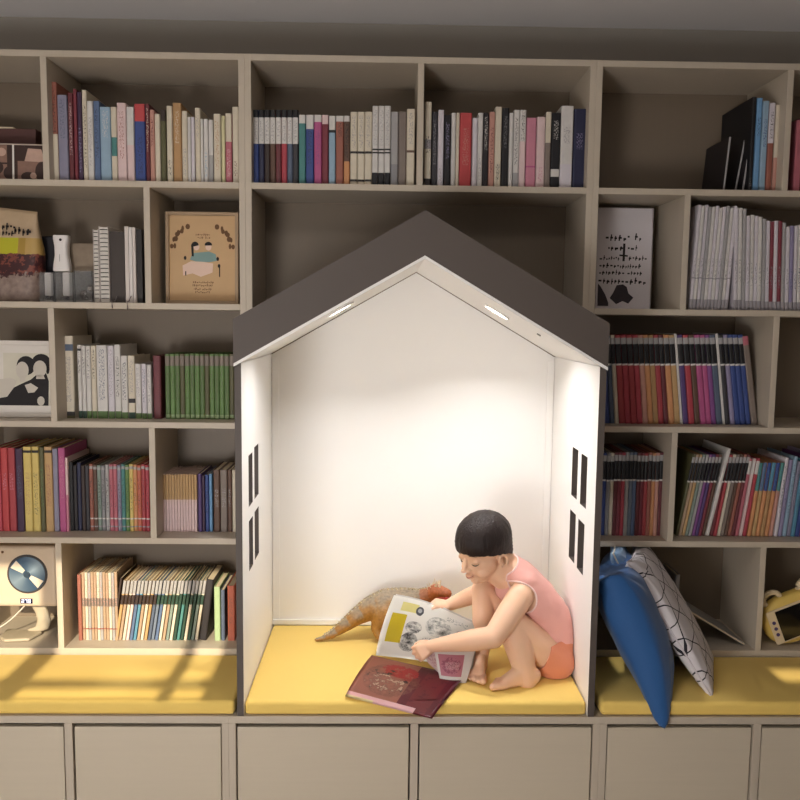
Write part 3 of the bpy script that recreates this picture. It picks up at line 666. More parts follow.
# sepia collage and album, top far left
def collage(S, w, h, y):
    b = NB()
    for x0, x1, z0, z1 in ((-.10, -.03, .055, .105), (-.10, -.03, .006, .05), (.0, .088, .006, .06)): poly2(b, [(x0, z0), (x1, z0), (x1, z1), (x0, z1)], y)
    S('photo_print', b, K_sep)
    y -= .0008; b = NB(); blob(b, -.02, .025, .02, .02, y); blob(b, .03, .015, .02, .014, y); blob(b, .07, .03, .02, .03, y); poly2(b, [(.0, .06), (.02, .062), (.03, .1), (.0, .1)], y); blob(b, -.06, .04, .02, .02, y); S('printed_shadow', b, K_sepd)
    b = NB(); poly2(b, [(.02, .06), (.078, .058), (.068, .095), (.03, .097)], y); S('printed_shirt', b, K_sepl); b = NB(); blob(b, -.045, .085, .013, .012, y); S('printed_face', b, K_sepl); b = NB(); blob(b, .045, .018, .009, .009, y-.0008); S('printed_face', b, K_sepl)
    b = NB(); poly2(b, [(-.014, .004), (-.009, .004), (-.009, .108), (-.014, .108)], y-.0012); S('photo_divider', b, K_white)
frame('photo_collage', 'small sepia photo collage in a thin pale frame on the top left shelf', 'photo frame', (at(20, 178, .36).x-.008, .36, Z1+.001), .19, at(20, 143.5, .36).z-Z1, .008, .003, (plain('collage_edge', 'cbb9ab', .6), K_sepd), collage, .06, .05)
bm = NB(); c = at(16, 178, .46); box(bm, c.x-.14, c.x+.068, .45, .49, Z1+.001, at(16, 128.5, .45).z, .002); al = mk('album', bm, plain('dark_rose_album', '5c3a36', .6, .06), loc=(c.x, .47, Z1))
bm = NB(); box(bm, c.x-.14, c.x+.0, .452, .488, at(16, 128.5, .45).z+.0004, at(16, 126.9, .45).z); mk('pages', bm, M_paper, al)
props(al, 'dark rose album standing behind the sepia photo collage', 'album')
# thin dark booklets leaning on the black book, top right
for i, (u0, u1, vt, y, L) in enumerate(((741, 745.5, 117, .36, .10), (733, 738, 112, .385, .14), (722, 726, 137, .35, .075))):
    a = at(u0, 186, y); b = at(u1, 186, y); zt = at(u0, vt, y).z
    o = one_book((a.x+b.x)/2, y, Z1, .005, (zt-Z1)/math.cos(L), .17, spine_mat('silver-grey', ((0, 1, 'silver-grey'),)), L, 'booklet')
    o.data.materials.clear(); o.data.materials.append(spine_mat('ink', ((0, 1, 'silver-grey'),)))
    props(o, ['thin dark booklet with pale spine leaning nearest the big black book', 'thin dark booklet, middle one of three leaning on the top right shelf', 'short dark booklet farthest left of the leaning ones, top right shelf'][i], 'booklet', 'thin dark booklets on the top right shelf')
# snack pouch, second left shelf
def pouch():
    t = thing('snack_pouch', 'large stand-up snack pouch with dark red print and beige top', 'pouch', (at(8, 301, .40).x, .42, Z2+.001))
    c = wloc(t); H = at(20, 204, .40).z-Z2-.002; W = .20
    bm = NB(); rings = []; n = 40; m = 26
    for j in range(m+1):
        f = j/m; z = H*f; dep = .045*(1-f**2.2)+.003; ww = W/2*(1-.10*f**3-.04*math.sin(f*9))
        if f < .04: ww *= .96
        R = []
        for k in range(n):
            a = 2*math.pi*k/n; ex = .55
            x = ww*math.copysign(abs(math.cos(a))**ex, math.cos(a)); y = dep*math.copysign(abs(math.sin(a))**ex, math.sin(a))
            y += .0018*mnoise.noise(Vector((x*40, y*40, z*40)))
            R.append(bm.verts.new((c.x+x, c.y+y, c.z+z-(.02*(x/W+.5)*f))))
        rings.append(R)
    for A, B in zip(rings[:-1], rings[1:]):
        for k in range(n): bm.faces.new((A[k], A[(k+1) % n], B[(k+1) % n], B[k]))
    bm.faces.new(rings[0]); bm.faces.new(rings[-1])
    q = NT('pouch_print'); g = q.coord('Generated'); x, y, z = q.sep(g); nz = q.noise(q.coord(), 38, 4, .7); n2 = q.noise(q.coord(), 70, 3)
    low = q.mix(q.math('GREATER_THAN', nz, .52), rgb('3a1418'), q.mix(q.math('GREATER_THAN', n2, .55), rgb('7a4034'), rgb('54282a')))
    low = q.mix(q.math('LESS_THAN', z, q.math('ADD', q.math('MULTIPLY', nz, .3), .12)), low, q.mix(n2, rgb('5a4640'), rgb('a89488')))
    mid = q.mix(q.math('GREATER_THAN', x, .70), rgb('b8b428'), rgb('a8883c'))
    mid = q.mix(q.math('GREATER_THAN', x, .80), mid, rgb('b89858'))
    top = q.mix(nz, rgb('b0987c'), rgb('c8b090'))
    cur = q.mix(q.math('GREATER_THAN', z, q.math('ADD', .46, q.math('MULTIPLY', nz, .06))), low, mid); cur = q.mix(q.math('GREATER_THAN', z, .66), cur, top)
    q.col(cur); q.rough(.4); mk('pouch_body', bm, q.m, t, smooth=True)
    bm = NB(); rnd = random.Random(9)
    scrawl(bm, 0, .036, 0, .017, 0, rnd, .0008); scrawl(bm, .0, .036, -.018, .013, 0, rnd, .0008); scrawl(bm, .036, .092, -.016, .022, 0, rnd, .0008); bm.transform(Matrix.Translation((c.x-.005, c.y-.030, c.z+H*.74)))
    mk('printed_lettering', bm, K_ink, t)
pouch()
# dark block and small pictures behind
def blockobj(name, label, cat, u0, u1, v0, y, d, zs, m, group=None):
    a = at(u0, v0, y); b = at(u1, v0, y); bm = NB(); box(bm, a.x, b.x, y, y+d, zs+.001, a.z, .003)
    return props(mk(name, bm, m, loc=((a.x+b.x)/2, y+d/2, zs)), label, cat, group)
blockobj('box', 'black box standing behind the clear acrylic boxes, second left shelf', 'box', 36, 57, 236, .46, .06, Z2, plain('black_card', '14121c', .5, .1))
o = blockobj('picture_card', 'small faded brown picture card behind the clear boxes', 'picture card', 70, 94, 243, .45, .012, Z2, plain('faded_brown_print', '8a7a68', .7, .3, 40))
M_acr = NT('clear_acrylic'); M_acr.col((.9, .9, .9)); M_acr.b.inputs['Transmission Weight'].default_value = .9; M_acr.rough(.08); M_acr.b.inputs['IOR'].default_value = 1.2; M_acr = M_acr.m
M_whp = plain('white_plastic', 'e4dfdc', .35, .02)
for i, (u0, u1, v0, y) in enumerate(((37, 53.5, 271.5, .40), (54.5, 73, 271, .395), (74, 92, 270, .40))):
    a = at(u0, v0, y); b = at(u1, v0, y); cx = (a.x+b.x)/2; w = b.x-a.x; h = a.z-Z2
    t = thing('acrylic_box', ['clear acrylic box with a small white tag, beside the snack pouch', 'clear acrylic box carrying the white bottle, second left shelf', 'clear acrylic box holding brown bits, beside the spiral notebooks'][i], 'box', (cx, y, Z2+.001), 'clear acrylic boxes')
    bm = NB(); h2 = h-.002
    for q in ((-w/2, -w/2+.002, 0, .05), (w/2-.002, w/2, 0, .05), (-w/2+.002, w/2-.002, 0, .002), (-w/2+.002, w/2-.002, .048, .05)): box(bm, cx+q[0], cx+q[1], y+q[2], y+q[3], Z2+.001, Z2+h2)
    mk('box_wall', bm, M_acr, t)
    bm = NB(); box(bm, cx-w/2+.0022, cx+w/2-.0022, y+.0022, y+.0478, Z2+.0012, Z2+.008); mk('box_base', bm, plain('grey_felt', '9a928c', .9), t)
    bm = NB()
    if i < 2:
        box(bm, cx-w*.2, cx+w*.2, y+.015, y+.035, Z2+.02, Z2+h*.97, .003); bm2 = bm; mk('white_tag', bm2, M_whp, t)
        bm = NB(); ellip(bm, (cx, y+.025, Z2+.0135), (.005, .005, .006), sub=2); mk('dark_bead', bm, K_ink, t, smooth=True)
    else:
        for k in range(5): ellip(bm, (cx+random.uniform(-.014, .014), y+random.uniform(.012, .036), Z2+.016+.008*k), (.009, .008, .007), sub=2)
        mk('brown_bits', bm, plain('brown_bits', '5a4632', .8, .2), t, smooth=True)
# white waisted bottle on the middle box
a = at(53.5, 270.5, .42); b = at(72, 270.5, .42); cx = (a.x+b.x)/2; zb = at(63, 271, .42).z+.0005; zb = Z2+ (at(54.5, 271, .395).z-Z2)-.0008; H = at(63, 236, .42).z-zb
bm = NB(); R = []
for f, w in ((0, .0245), (.03, .026), (.2, .0245), (.45, .0195), (.7, .020), (.9, .0235), (1, .0235)):
    R.append([bm.verts.new((cx+w*math.copysign(abs(math.cos(k*math.pi/16))**.6, math.cos(k*math.pi/16)), .42+.018*math.copysign(abs(math.sin(k*math.pi/16))**.6, math.sin(k*math.pi/16)), zb+.001+H*f)) for k in range(32)])
for A, B in zip(R[:-1], R[1:]):
    for k in range(32): bm.faces.new((A[k], A[(k+1) % 32], B[(k+1) % 32], B[k]))
bm.faces.new(R[0]); bm.faces.new(R[-1])
o = mk('stamp_holder', bm, M_whp, loc=(cx, .42, zb), smooth=False); props(o, 'white waisted plastic holder with a dark hole standing on a clear box', 'holder')
bm = NB(); disc(bm, (cx+.003, .4015, zb+H*.88), .004, 14, (1, 0, 0), (0, 0, 1), (0, -.001, 0)); mk('hole', bm, K_ink, o)
bm = NB(); disc(bm, (cx-.001, .4035, zb+H*.38), .003, 8, (.3, 0, 0), (0, 0, 4), (0, -.002, 0)); mk('slot', bm, plain('grey_plastic', '8a8884', .5), o)
# spiral and plain notebooks
def notebook(u0, u1, vt, y, mat, label, spiral, ribbon=None):
    a = at(u0, vt, y); b = at(u1, vt, y); w = b.x-a.x-.0006; h = a.z-Z2-.001; cx = (a.x+b.x)/2
    t = thing('notebook', label, 'notebook', (cx, y, Z2+.001), 'notebooks on the second left shelf')
    bm = NB(); box(bm, cx-w/2, cx-w/2+.0012, y, y+.14, Z2+.001, Z2+h); box(bm, cx+w/2-.0012, cx+w/2, y, y+.14, Z2+.001, Z2+h)
    if not spiral: box(bm, cx-w/2+.0012, cx+w/2-.0012, y, y+.0012, Z2+.001, Z2+h)
    mk('cover', bm, mat, t)
    bm = NB(); box(bm, cx-w/2+.0014, cx+w/2-.0014, y+.003, y+.138, Z2+.002, Z2+h-.002); mk('pages', bm, M_paper if not spiral else plain('white_paper', 'd8d2ca', .9), t)
    if spiral:
        bm = NB(); n = 17
        for k in range(n):
            z = Z2+.012+(h-.022)*k/(n-1); pts = [(cx+w*.46*math.cos(q), y+.006+.009*math.sin(q), z+.0012*q/6) for q in [2*math.pi*j/10 for j in range(10)]]
            tube(bm, pts, .0011, 5, True)
        mk('spiral_binding', bm, plain('dark_wire', '2a2826', .4, metallic=.6), t)
    if ribbon:
        p = Vector((cx, y+.0, Z2+.012)); 
        bm = NB(); tube(bm, [(cx, y-.0025, Z2+.02), (cx+.001, y-.03, Z2+.004), (cx+.001, YS-.004, Z2+.0035), (cx+.002, YS-.006, Z2-.010), (cx+.0015, YS-.004, Z2-ribbon)], .0016, 6); mk('ribbon', bm, plain('grey_ribbon', '7a7270', .8), t)
M_nbw = plain('pale_notebook_cover', 'cfc6c0', .7, .05)
notebook(92.5, 98, 229, .35, M_nbw, 'slim pale spiral notebook, leftmost beside the clear boxes', True)
notebook(98.5, 108, 226, .35, M_nbw, 'thicker pale spiral notebook next to the dark notebook', True)
notebook(108.4, 123.8, 231, .36, plain('dark_taupe_cover', '3c3430', .6, .08), 'thick dark taupe notebook with pale top edge', False, .016)
notebook(124.2, 128, 226, .35, M_nbw, 'white thin notebook right after the dark taupe notebook', False)
notebook(128.3, 131.6, 227, .35, plain('white_cover', 'd8d2ce', .6), 'white thin notebook, middle of three beside the divider', False, .02)
notebook(131.9, 135, 227, .35, M_nbw, 'pale thin notebook, last white one before the black one', False)
notebook(135.4, 141.5, 229, .36, plain('black_cover', '24201e', .5, .1), 'black notebook beside the shelf divider, second left shelf', False)
# ------------------------------------------------------------------ disc player with stand, lowest left shelf
y0 = .385; a = at(-9, 607, y0); b = at(55.5, 546.5, y0); cx = (a.x+b.x)/2; w = b.x-a.x; hz0, hz1 = a.z, min(b.z, Z4-T-.004)
t = thing('disc_player', 'beige square disc player on a curved stand with a blue disc showing', 'disc player', (cx, .44, Z5+.0005))
M_pl = plain('beige_plastic', 'd0bda6', .45, .03)
bm = NB(); box(bm, cx-w/2, cx+w/2, y0, y0+.05, hz0, hz1, .012, seg=4); mk('player_body', bm, M_pl, t, smooth=False)
dc = at(27.5, 574, y0); X, Z = Vector((1, 0, 0)), Vector((0, 0, 1))
bm = NB(); disc(bm, (dc.x, y0-.0003, dc.z), .062, 40, X, Z, (0, -.0008, 0)); mk('disc_recess', bm, plain('dark_recess', '3a3434', .5), t)
q = NT('disc_surface'); v = q.coord('Object'); xx, yy, zz = q.sep(v)
ang = q.math('ARCTAN2', zz, xx); k = q.math('ABSOLUTE', q.math('SINE', q.math('ADD', ang, -.6)))
q.col(q.mix(k, rgb('9fb4c4'), rgb('4f6a86'))); q.rough(.25); q.b.inputs['Metallic'].default_value = .5  # conic bright streaks of the disc's sheen put into its colour
bm = NB(); disc(bm, (dc.x, y0-.0022, dc.z), .0555, 48, X, Z, (0, -.0012, 0)); dsk = mk('disc', bm, q.m, t, loc=(dc.x, y0-.0022, dc.z))
bm = NB()
for s in (1, -1):
    c = Vector((dc.x, y0-.0038, dc.z)); P = [c+.014*(math.cos(a_)*X+math.sin(a_)*Z) for a_ in (2.0+(s < 0)*math.pi, 2.9+(s < 0)*math.pi)]+[c+.054*(math.cos(a_)*X+math.sin(a_)*Z) for a_ in (2.75+(s < 0)*math.pi, 2.2+(s < 0)*math.pi)]
    f = bm.faces.new([bm.verts.new(p) for p in P]); 
mk('disc_clamp', bm, plain('pale_plastic', 'd8ccba', .4), dsk)
bm = NB(); disc(bm, (dc.x, y0-.0036, dc.z), .009, 20, X, Z, (0, -.005, 0)); mk('hub', bm, plain('slate_hub', '2c3c4c', .4), dsk)
dp = at(26.5, 601, y0)
bm = NB(); box(bm, dp.x-.019, dp.x+.019, y0-.0012, y0-.0002, dp.z-.008, dp.z+.008, .0004, seg=1); dsp = mk('display', bm, plain('navy_display', '161a3a', .2), t)
SEG = {'2': 'abged', '7': 'abc', '8': 'abcdefg', '3': 'abgcd'}
bm = NB()
for k, ch in enumerate('278'):
    ox = dp.x-.0145+k*.0102; oz = dp.z-.0055; W, H, s = .0075, .011, .0016
    R = {'a': (0, W, H-s, H), 'g': (0, W, H/2-s/2, H/2+s/2), 'd': (0, W, 0, s), 'f': (0, s, H/2, H), 'b': (W-s, W, H/2, H), 'e': (0, s, 0, H/2), 'c': (W-s, W, 0, H/2)}
    for c in SEG[ch]: x0, x1, z0, z1 = R[c]; box(bm, ox+x0, ox+x1, y0-.0018, y0-.0013, oz+z0, oz+z1)
mk('display_digits', bm, emis('digit_glow', 'e8ecff', .9), dsp)
bm = NB(); bl = at(2.5, 552, y0); disc(bm, (bl.x, y0-.0002, bl.z), .004, 12, X, Z, (0, -.001, 0)); mk('button', bm, K_brown, t)
M_std = plain('grey_beige_stand', 'b0a48e', .5, .04)
bm = NB(); c0 = at(36, 605, .41); path = [(c0.x-.01, .43, hz0+.006), (c0.x+.012, .425, hz0-.03), (c0.x+.020, .42, hz0-.055), (c0.x+.012, .42, hz0-.08), (c0.x-.012, .42, Z5+.012)]
for p, r in zip(path[:-1], path[1:]): hull(bm, [((p[0]-.016, p[1], p[2]), .006), ((p[0]+.016, p[1], p[2]), .006), ((r[0]-.016, r[1], r[2]), .006), ((r[0]+.016, r[1], r[2]), .006)])
me = remesh(bm, .003, 8); mesh_obj('stand_arm', me, M_std, t, smooth=True)
bm = NB(); p = at(18, 640, .38)
hull(bm, [((c0.x-.10, .43, Z5+.0065), .0055), ((c0.x+.01, .41, Z5+.0065), .0055), ((c0.x-.07, .35, Z5+.0065), .0055), ((c0.x-.005, .36, Z5+.0065), .0055), ((c0.x-.09, .37, Z5+.0065), .0055)], 3); mk('stand_foot', bm, M_std, t, smooth=True)
bm = NB(); s = at(24, 607, .38); e = at(-14, 634, .34)
pts = [Vector((s.x, .384, s.z+.002)).lerp(Vector((e.x, .345, e.z)), f)+Vector((0, 0, -.012*math.sin(f*math.pi))) for f in [i/10 for i in range(11)]]+[Vector((e.x-.06, .35, Z5+.004)), Vector((e.x-.09, .45, Z5+.004))]
tube(bm, pts, .0022, 8); mk('cable', bm, plain('white_cable', 'cfc6ba', .5), t, smooth=True)
# ------------------------------------------------------------------ children's tablet, lowest right shelf
ty = .355; A, B = at(771, 601, ty), at(784, 637, ty); side = (B-A); hgt = side.length; dn = side.normalized(); rt = Vector((-dn.z, 0, dn.x)); rt = rt if rt.x > 0 else -rt
t = thing('learning_tablet', "cream and yellow rounded children's tablet with black screen and ear handles", 'tablet', (A.x+.09, ty+.05, Z5+.0005))
ctr = (A+B)/2+rt*.075+Vector((0, .018, 0))
bm = NB(); rings = []
RT = Matrix((rt, Vector((0, 1, 0)), -dn)).transposed()
Yl = plain('pale_yellow_plastic', 'd8b860', .45, .03); Cr = plain('cream_plastic', 'd8c4a0', .45, .03)
def superell(bm, a, b, c, e, M, cen, n=44, m=22):
    R = []
    sp = lambda x, p: math.copysign(abs(x)**p, x)
    for j in range(m+1):
        ph = -math.pi/2+math.pi*j/m; row_ = []
        for k in range(n):
            th = 2*math.pi*k/n
            p = Vector((a*sp(math.cos(ph), e)*sp(math.cos(th), .72), c*sp(math.sin(ph), e), b*sp(math.cos(ph), e)*sp(math.sin(th), .72)))
            row_.append(bm.verts.new(cen+M @ p))
        R.append(row_)
    for P, Q in zip(R[:-1], R[1:]):
        for k in range(n): bm.faces.new((P[k], Q[k], Q[(k+1) % n], P[(k+1) % n]))
    bmesh.ops.remove_doubles(bm, verts=bm.verts[:], dist=1e-6)
zlow = None
superell(bm, .113, .078, .03, .55, RT, ctr); zmin = min(v.co.z for v in bm.verts)
DZ = Vector((0, 0, Z5+.001-zmin)) if zmin < Z5+.001 else Vector((0, 0, Z5+.001-zmin))
bm.transform(Matrix.Translation(DZ)); ctr = ctr+DZ; mk('tablet_body', bm, Yl, t, smooth=True)
def loc(px, py, pz): return ctr+RT @ Vector((px, py, pz))
def lbox(bm, x0, x1, y0, y1, z0, z1, bev=.001): box(bm, x0, x1, y0, y1, z0, z1, bev, M=Matrix.Translation(ctr) @ RT.to_4x4())
bm = NB(); lbox(bm, -.100, .100, -.0325, -.026, -.056, .056, .004); mk('bezel', bm, Cr, t)
bm = NB(); lbox(bm, -.074, .074, -.0345, -.0328, -.05, .05, .0006); mk('screen', bm, plain('black_glass', '08080a', .08, 0), t)
for k in range(3):
    bm = NB(); disc(bm, loc(-.087, -.0326, .018-.020*k), .0055, 18, RT @ Vector((1, 0, 0)), RT @ Vector((0, 0, 1)), RT @ Vector((0, -.002, 0))); mk('button', bm, plain('violet_button', '4a3a6a', .4), t)
for s in (-1, 1):
    bm = NB(); c = loc(s*.058, 0, .076); ax, az = RT @ Vector((1, 0, 0)), RT @ Vector((0, 0, 1))
    tube(bm, [c+.027*math.cos(q)*ax+.022*math.sin(q)*az for q in [2*math.pi*i/28 for i in range(28)]], .0085, 10, True); mk('ear_handle', bm, Cr, t, smooth=True)
# ------------------------------------------------------------------ lower right niche: grey brochure and blue folder
L = math.atan2(645-607, 745-683)
P0, P1 = at(684, 607, .34), at(745, 644, .34)
ln = (P1-P0).length; dr = (P1-P0).normalized(); nn = Vector((-dr.z, 0, dr.x)); nn = nn if nn.z > 0 else -nn
MM = Matrix((dr, Vector((0, 1, 0)), nn)).transposed().to_4x4()
Bz = Z5+.0012
off = Vector((P1.x, 0, Bz))
t = thing('brochure', 'thin grey brochure leaning slantwise in the niche beside the patterned pillow', 'brochure', (P0.x+.08, .42, Z5+.001))
bm = NB(); box(bm, -ln, 0, .345, .515, 0, .0012, M=Matrix.Translation(off) @ MM); box(bm, -ln, 0, .345, .515, .0052, .0064, M=Matrix.Translation(off) @ MM)
mk('cover', bm, plain('grey_brochure_cover', '8d8a86', .6, .15, 30), t)
bm = NB(); box(bm, -ln+.001, -.001, .346, .513, .0013, .0051, M=Matrix.Translation(off) @ MM); mk('pages', bm, M_paper, t)
bm = NB(); box(bm, .86, 1.075, .325, .335+.0, Z5+.0006, Z5+.0036); bm.free()
# something must hold the brochure up: the row of brown books ends beside it
# ------------------------------------------------------------------ pillows
def pillow(name, label, mat, T, B, eb, size_b, th, seam=None, droop=0.0):
    """square pillow hung between its near top corner T and near bottom corner B; eb runs to the far edge"""
    T, B = Vector(T), Vector(B); ea = (B-T).normalized(); eb = (Vector(eb)-Vector(eb).dot(ea)*ea).normalized(); en = ea.cross(eb)
    sa = (B-T).length; c = (T+B)/2+eb*size_b/2
    Rm = Matrix((ea, eb, en)).transposed(); dn = Rm.transposed() @ Vector((0, 0, -1))
    n = 44; bm = NB(); G = {}
    def pt(i, j, s):
        x = -1+2*i/n; y = -1+2*j/n
        edge = max((1-x**2)*(1-y**2), 0)
        h = th/2*edge**(.36 if x > 0 else .36-.10*min(1, -x*1.6))*(1.0-.16*x)
        px = x*(1-.07*(1-y*y)*x*x); py = y*(1-.07*(1-x*x)*y*y)
        wr = .0035*mnoise.noise(Vector((x*3.2, y*3.2, s*3)))*edge**.3
        for cx, cy in ((-1, -1), (1, -1)):
            rr = math.hypot(x-cx, y-cy); wr += (.0055 if cx < 0 else .003)*math.sin(13*math.atan2(y-cy, abs(x-cx)+.02))*max(0, 1-rr/.9)*min(1, rr*4)*edge**.2
        p = Vector((px*sa/2, py*size_b/2, s*(h+wr) if edge > 0 else 0))
        k = max(0, min(1, (x-.25)/.75))*max(0, min(1, (-y-.35)/.65))
        return p+dn*droop*k*k*(3-2*k)
    for s in (1, -1):
        for i in range(n+1):
            for j in range(n+1):
                if s == -1 and (i in (0, n) or j in (0, n)): G[s, i, j] = G[1, i, j]
                else: G[s, i, j] = bm.verts.new(pt(i, j, s))
        for i in range(n):
            for j in range(n): bm.faces.new([G[s, i, j], G[s, i+1, j], G[s, i+1, j+1], G[s, i, j+1]])
    E = [G[1, i, 0].co.copy() for i in range(n)]+[G[1, n, j].co.copy() for j in range(n)]+[G[1, n-i, n].co.copy() for i in range(n)]+[G[1, 0, n-j].co.copy() for j in range(n)]
    o = mk(name, bm, mat, loc=c, smooth=True, local=True); o.rotation_euler = Rm.to_euler()
    if seam:
        bm = NB(); tube(bm, E, .0028, 6, True); p = mk('piping', bm, seam, None, smooth=True, local=True); p.parent = o
    return props(o, label, 'pillow', 'pillows beside the playhouse')
M_blue = fabric('blue_velvet', '1d5590', .16, 300, .15, .7, .25, 7)
M_pale = fabric('pale_blue_cotton', '7fa4cc', .06, 300, .15, .85, .2)
q = NT('star_line_cotton'); x, y, z = q.sep(q.coord()); cur = None
nzw = q.noise(q.coord(), 7, 2)
for k in range(3):
    a = math.radians(18+60*k); dd = q.math('ADD', q.math('MULTIPLY', x, math.cos(a)/.075), q.math('MULTIPLY', y, math.sin(a)/.075))
    dd = q.math('ADD', dd, q.math('MULTIPLY', nzw, .10))
    l = q.math('LESS_THAN', q.math('ABSOLUTE', q.math('SUBTRACT', q.math('FRACT', dd), .5)), .022)
    cur = l if cur is None else q.math('MAXIMUM', cur, l)
q.col(q.mix(cur, rgb('d9d3d6'), rgb('25222a'))); q.rough(.9); M_star = q.m
pillow('pillow', 'blue velvet pillow drooping over the cushion edge beside the playhouse', M_blue, at(608, 576, .04), at(666, 711, -.03), (.22, .95, .12), .36, .155, None, .055)
pillow('pillow', 'white pillow with black star-line pattern behind the blue velvet pillow', M_star, at(627, 562, .14), at(713, 700, .040), (.37, .93, .0), .29, .085, plain('pale_piping', 'd4ccd0', .8), 0)
pillow('pillow', 'pale blue pillow with white piping, mostly hidden behind the blue velvet one', M_pale, at(613, 553, .21), at(668, 672, .17), (.25, .95, .05), .22, .055, K_white, 0)
# ------------------------------------------------------------------ toy dinosaur behind the magazine
def dino():
    path = [(316, 641, .405, .0055), (322, 640, .407, .008), (331, 635, .412, .0125), (344, 626, .42, .020), (357, 616, .43, .028), (371, 608, .44, .038), (386, 604, .45, .050), (403, 604, .455, .054), (418, 603, .45, .046), (428, 598, .435, .033), (436, 594, .42, .027)]
    C = [at(u, v, y) for u, v, y, r in path]; R = [p[3] for p in path]
    for i, (c, r) in enumerate(zip(C, R)):
        if c.z-r < .4612: c.z = .4612+r
    bm = NB(); chain(bm, list(zip(C, R)))
    hd = C[-1]; sn = at(447, 596, .385)
    hull(bm, [(hd+Vector((0, 0, .006)), .026), (sn+Vector((0, 0, .008)), .015)])            # skull and upper jaw
    hull(bm, [(hd+Vector((.004, 0, -.012)), .016), (sn+Vector((-.006, .006, -.022)), .008)])  # lower jaw
    gz = .4612
    for hx, kx, fx in (((384, 614, .415, .036), (376, 628, .405, .017), (381, 637, .39, .011)), ((392, 614, .49, .036), (386, 628, .5, .017), (391, 637, .49, .011)), ((417, 614, .41, .026), (421, 626, .40, .014), (424, 637, .385, .010)), ((420, 612, .48, .026), (424, 626, .49, .014), (428, 637, .48, .010))):
        P = [at(*hx[:3]), at(*kx[:3]), at(*fx[:3])]; P[2].z = gz+fx[3]; P[1].z = max(P[1].z, gz+.035)
        hull(bm, [(P[0], hx[3]), (P[1], kx[3])]); hull(bm, [(P[1], kx[3]), (P[2], fx[3])]); hull(bm, [(P[2], fx[3]), (P[2]+Vector((.012, -.018, -.002)), fx[3]-.003)])
    me = remesh(bm, .0035, 5)
    # scale relief and two-tone skin (grey-brown back plates, orange flanks)
    col = me.color_attributes.new('skin', 'FLOAT_COLOR', 'POINT')
    for i, v in enumerate(me.vertices):
        p = v.co; k = min(range(len(C)), key=lambda q: (C[q]-p).length-R[q]); rel = (p.z-C[k].z)/R[k]; f = k/(len(C)-1)
        back = 1/(1+math.exp(-7*(rel-.35+.5*mnoise.noise(p*40)))); head = max(0, min(1, (f-.82)/.1))
        a = Vector(rgb('a0702e')); b = Vector(rgb('93846f')); c = Vector(rgb('a8501e'))
        w = a.lerp(b, back).lerp(c, head*.8)*(1+.35*mnoise.noise(p*160))
        col.data[i].color = (*w, 1)
        v.co = p+v.normal*.0016*mnoise.noise(p*230)
    q = NT('dinosaur_skin'); at_ = q.n('ShaderNodeVertexColor', layer_name='skin'); q.col(at_.outputs[0]); q.rough(.5)
    q.bump(q.noise(q.coord(), 180, 3), .4, .002)
    o = mesh_obj('toy_dinosaur', me, q.m, loc=(C[7].x, C[7].y, .461), smooth=True)
    bm = NB(); n = 34
    for i in range(n):
        f = 1.5+(len(C)-3.0)*i/(n-1); k = int(f); t = f-k; c = C[k].lerp(C[k+1], t); r = R[k]*(1-t)+R[k+1]*t
        d = (C[k+1]-C[k]).normalized(); up = (Vector((0, -.18, 1))-Vector((0, -.18, 1)).dot(d)*d).normalized(); h = .007+.10*r
        s = Vector(d.cross(up)); b = c+up*(r*.93)
        q_ = [b-d*.006, b+s*.0028, b+d*.006, b-s*.0028]; V = [bm.verts.new(x) for x in q_]; tip = bm.verts.new(b+up*h-d*.004)
        bm.faces.new(V)
        for j in range(4): bm.faces.new((V[j], V[(j+1) % 4], tip))
    mk('spine_ridge', bm, plain('bone_plastic', 'c4b494', .5, .1), o)
    bm = NB(); rnd = random.Random(4)
    for i in range(16):                                   # frill of pale spikes on the head
        a = i/15; b = C[-2].lerp(hd+Vector((.012, -.01, 0)), a)+Vector((0, -.012+.03*(i % 2), .026+.006*math.sin(a*3)))
        tip = b+Vector((rnd.uniform(-.012, .014), rnd.uniform(-.01, .01), rnd.uniform(.014, .026)))
        V = [bm.verts.new(b+Vector((.004*math.cos(q), .004*math.sin(q), 0))) for q in (0, 2.1, 4.2)]; tp = bm.verts.new(tip); bm.faces.new(V)
        for j in range(3): bm.faces.new((V[j], V[(j+1) % 3], tp))
    mk('head_frill', bm, plain('pale_bone_plastic', 'dccdb0', .5, .1), o)
    bm = NB(); m = hd.lerp(sn, .55)+Vector((0, -.002, -.008)); hull(bm, [(hd.lerp(sn, .2)+Vector((0, -.012, -.006)), .011), (sn+Vector((-.002, -.006, -.006)), .010)]); mk('mouth', bm, plain('red_mouth', 'a8382c', .4, .2, 120), o, smooth=True)
    bm = NB()
    for i in range(8):
        p = hd.lerp(sn, .25+.1*i)+Vector((.0, -.016+.001*i, .001)); V = [bm.verts.new(p+Vector((.0022*math.cos(q), .0022*math.sin(q), 0))) for q in (0, 2.1, 4.2)]; tp = bm.verts.new(p+Vector((0, -.003, -.008))); bm.faces.new(V)
        for j in range(3): bm.faces.new((V[j], V[(j+1) % 3], tp))
    mk('teeth', bm, plain('ivory_plastic', 'e6dcc4', .4), o)
    bm = NB(); ellip(bm, hd.lerp(sn, .25)+Vector((0, -.022, .014)), (.004, .003, .004), sub=2); mk('eye', bm, K_ink, o, smooth=True)
    props(o, 'orange-brown toy dinosaur with spiny back and open red mouth behind the magazine', 'toy dinosaur')
dino()
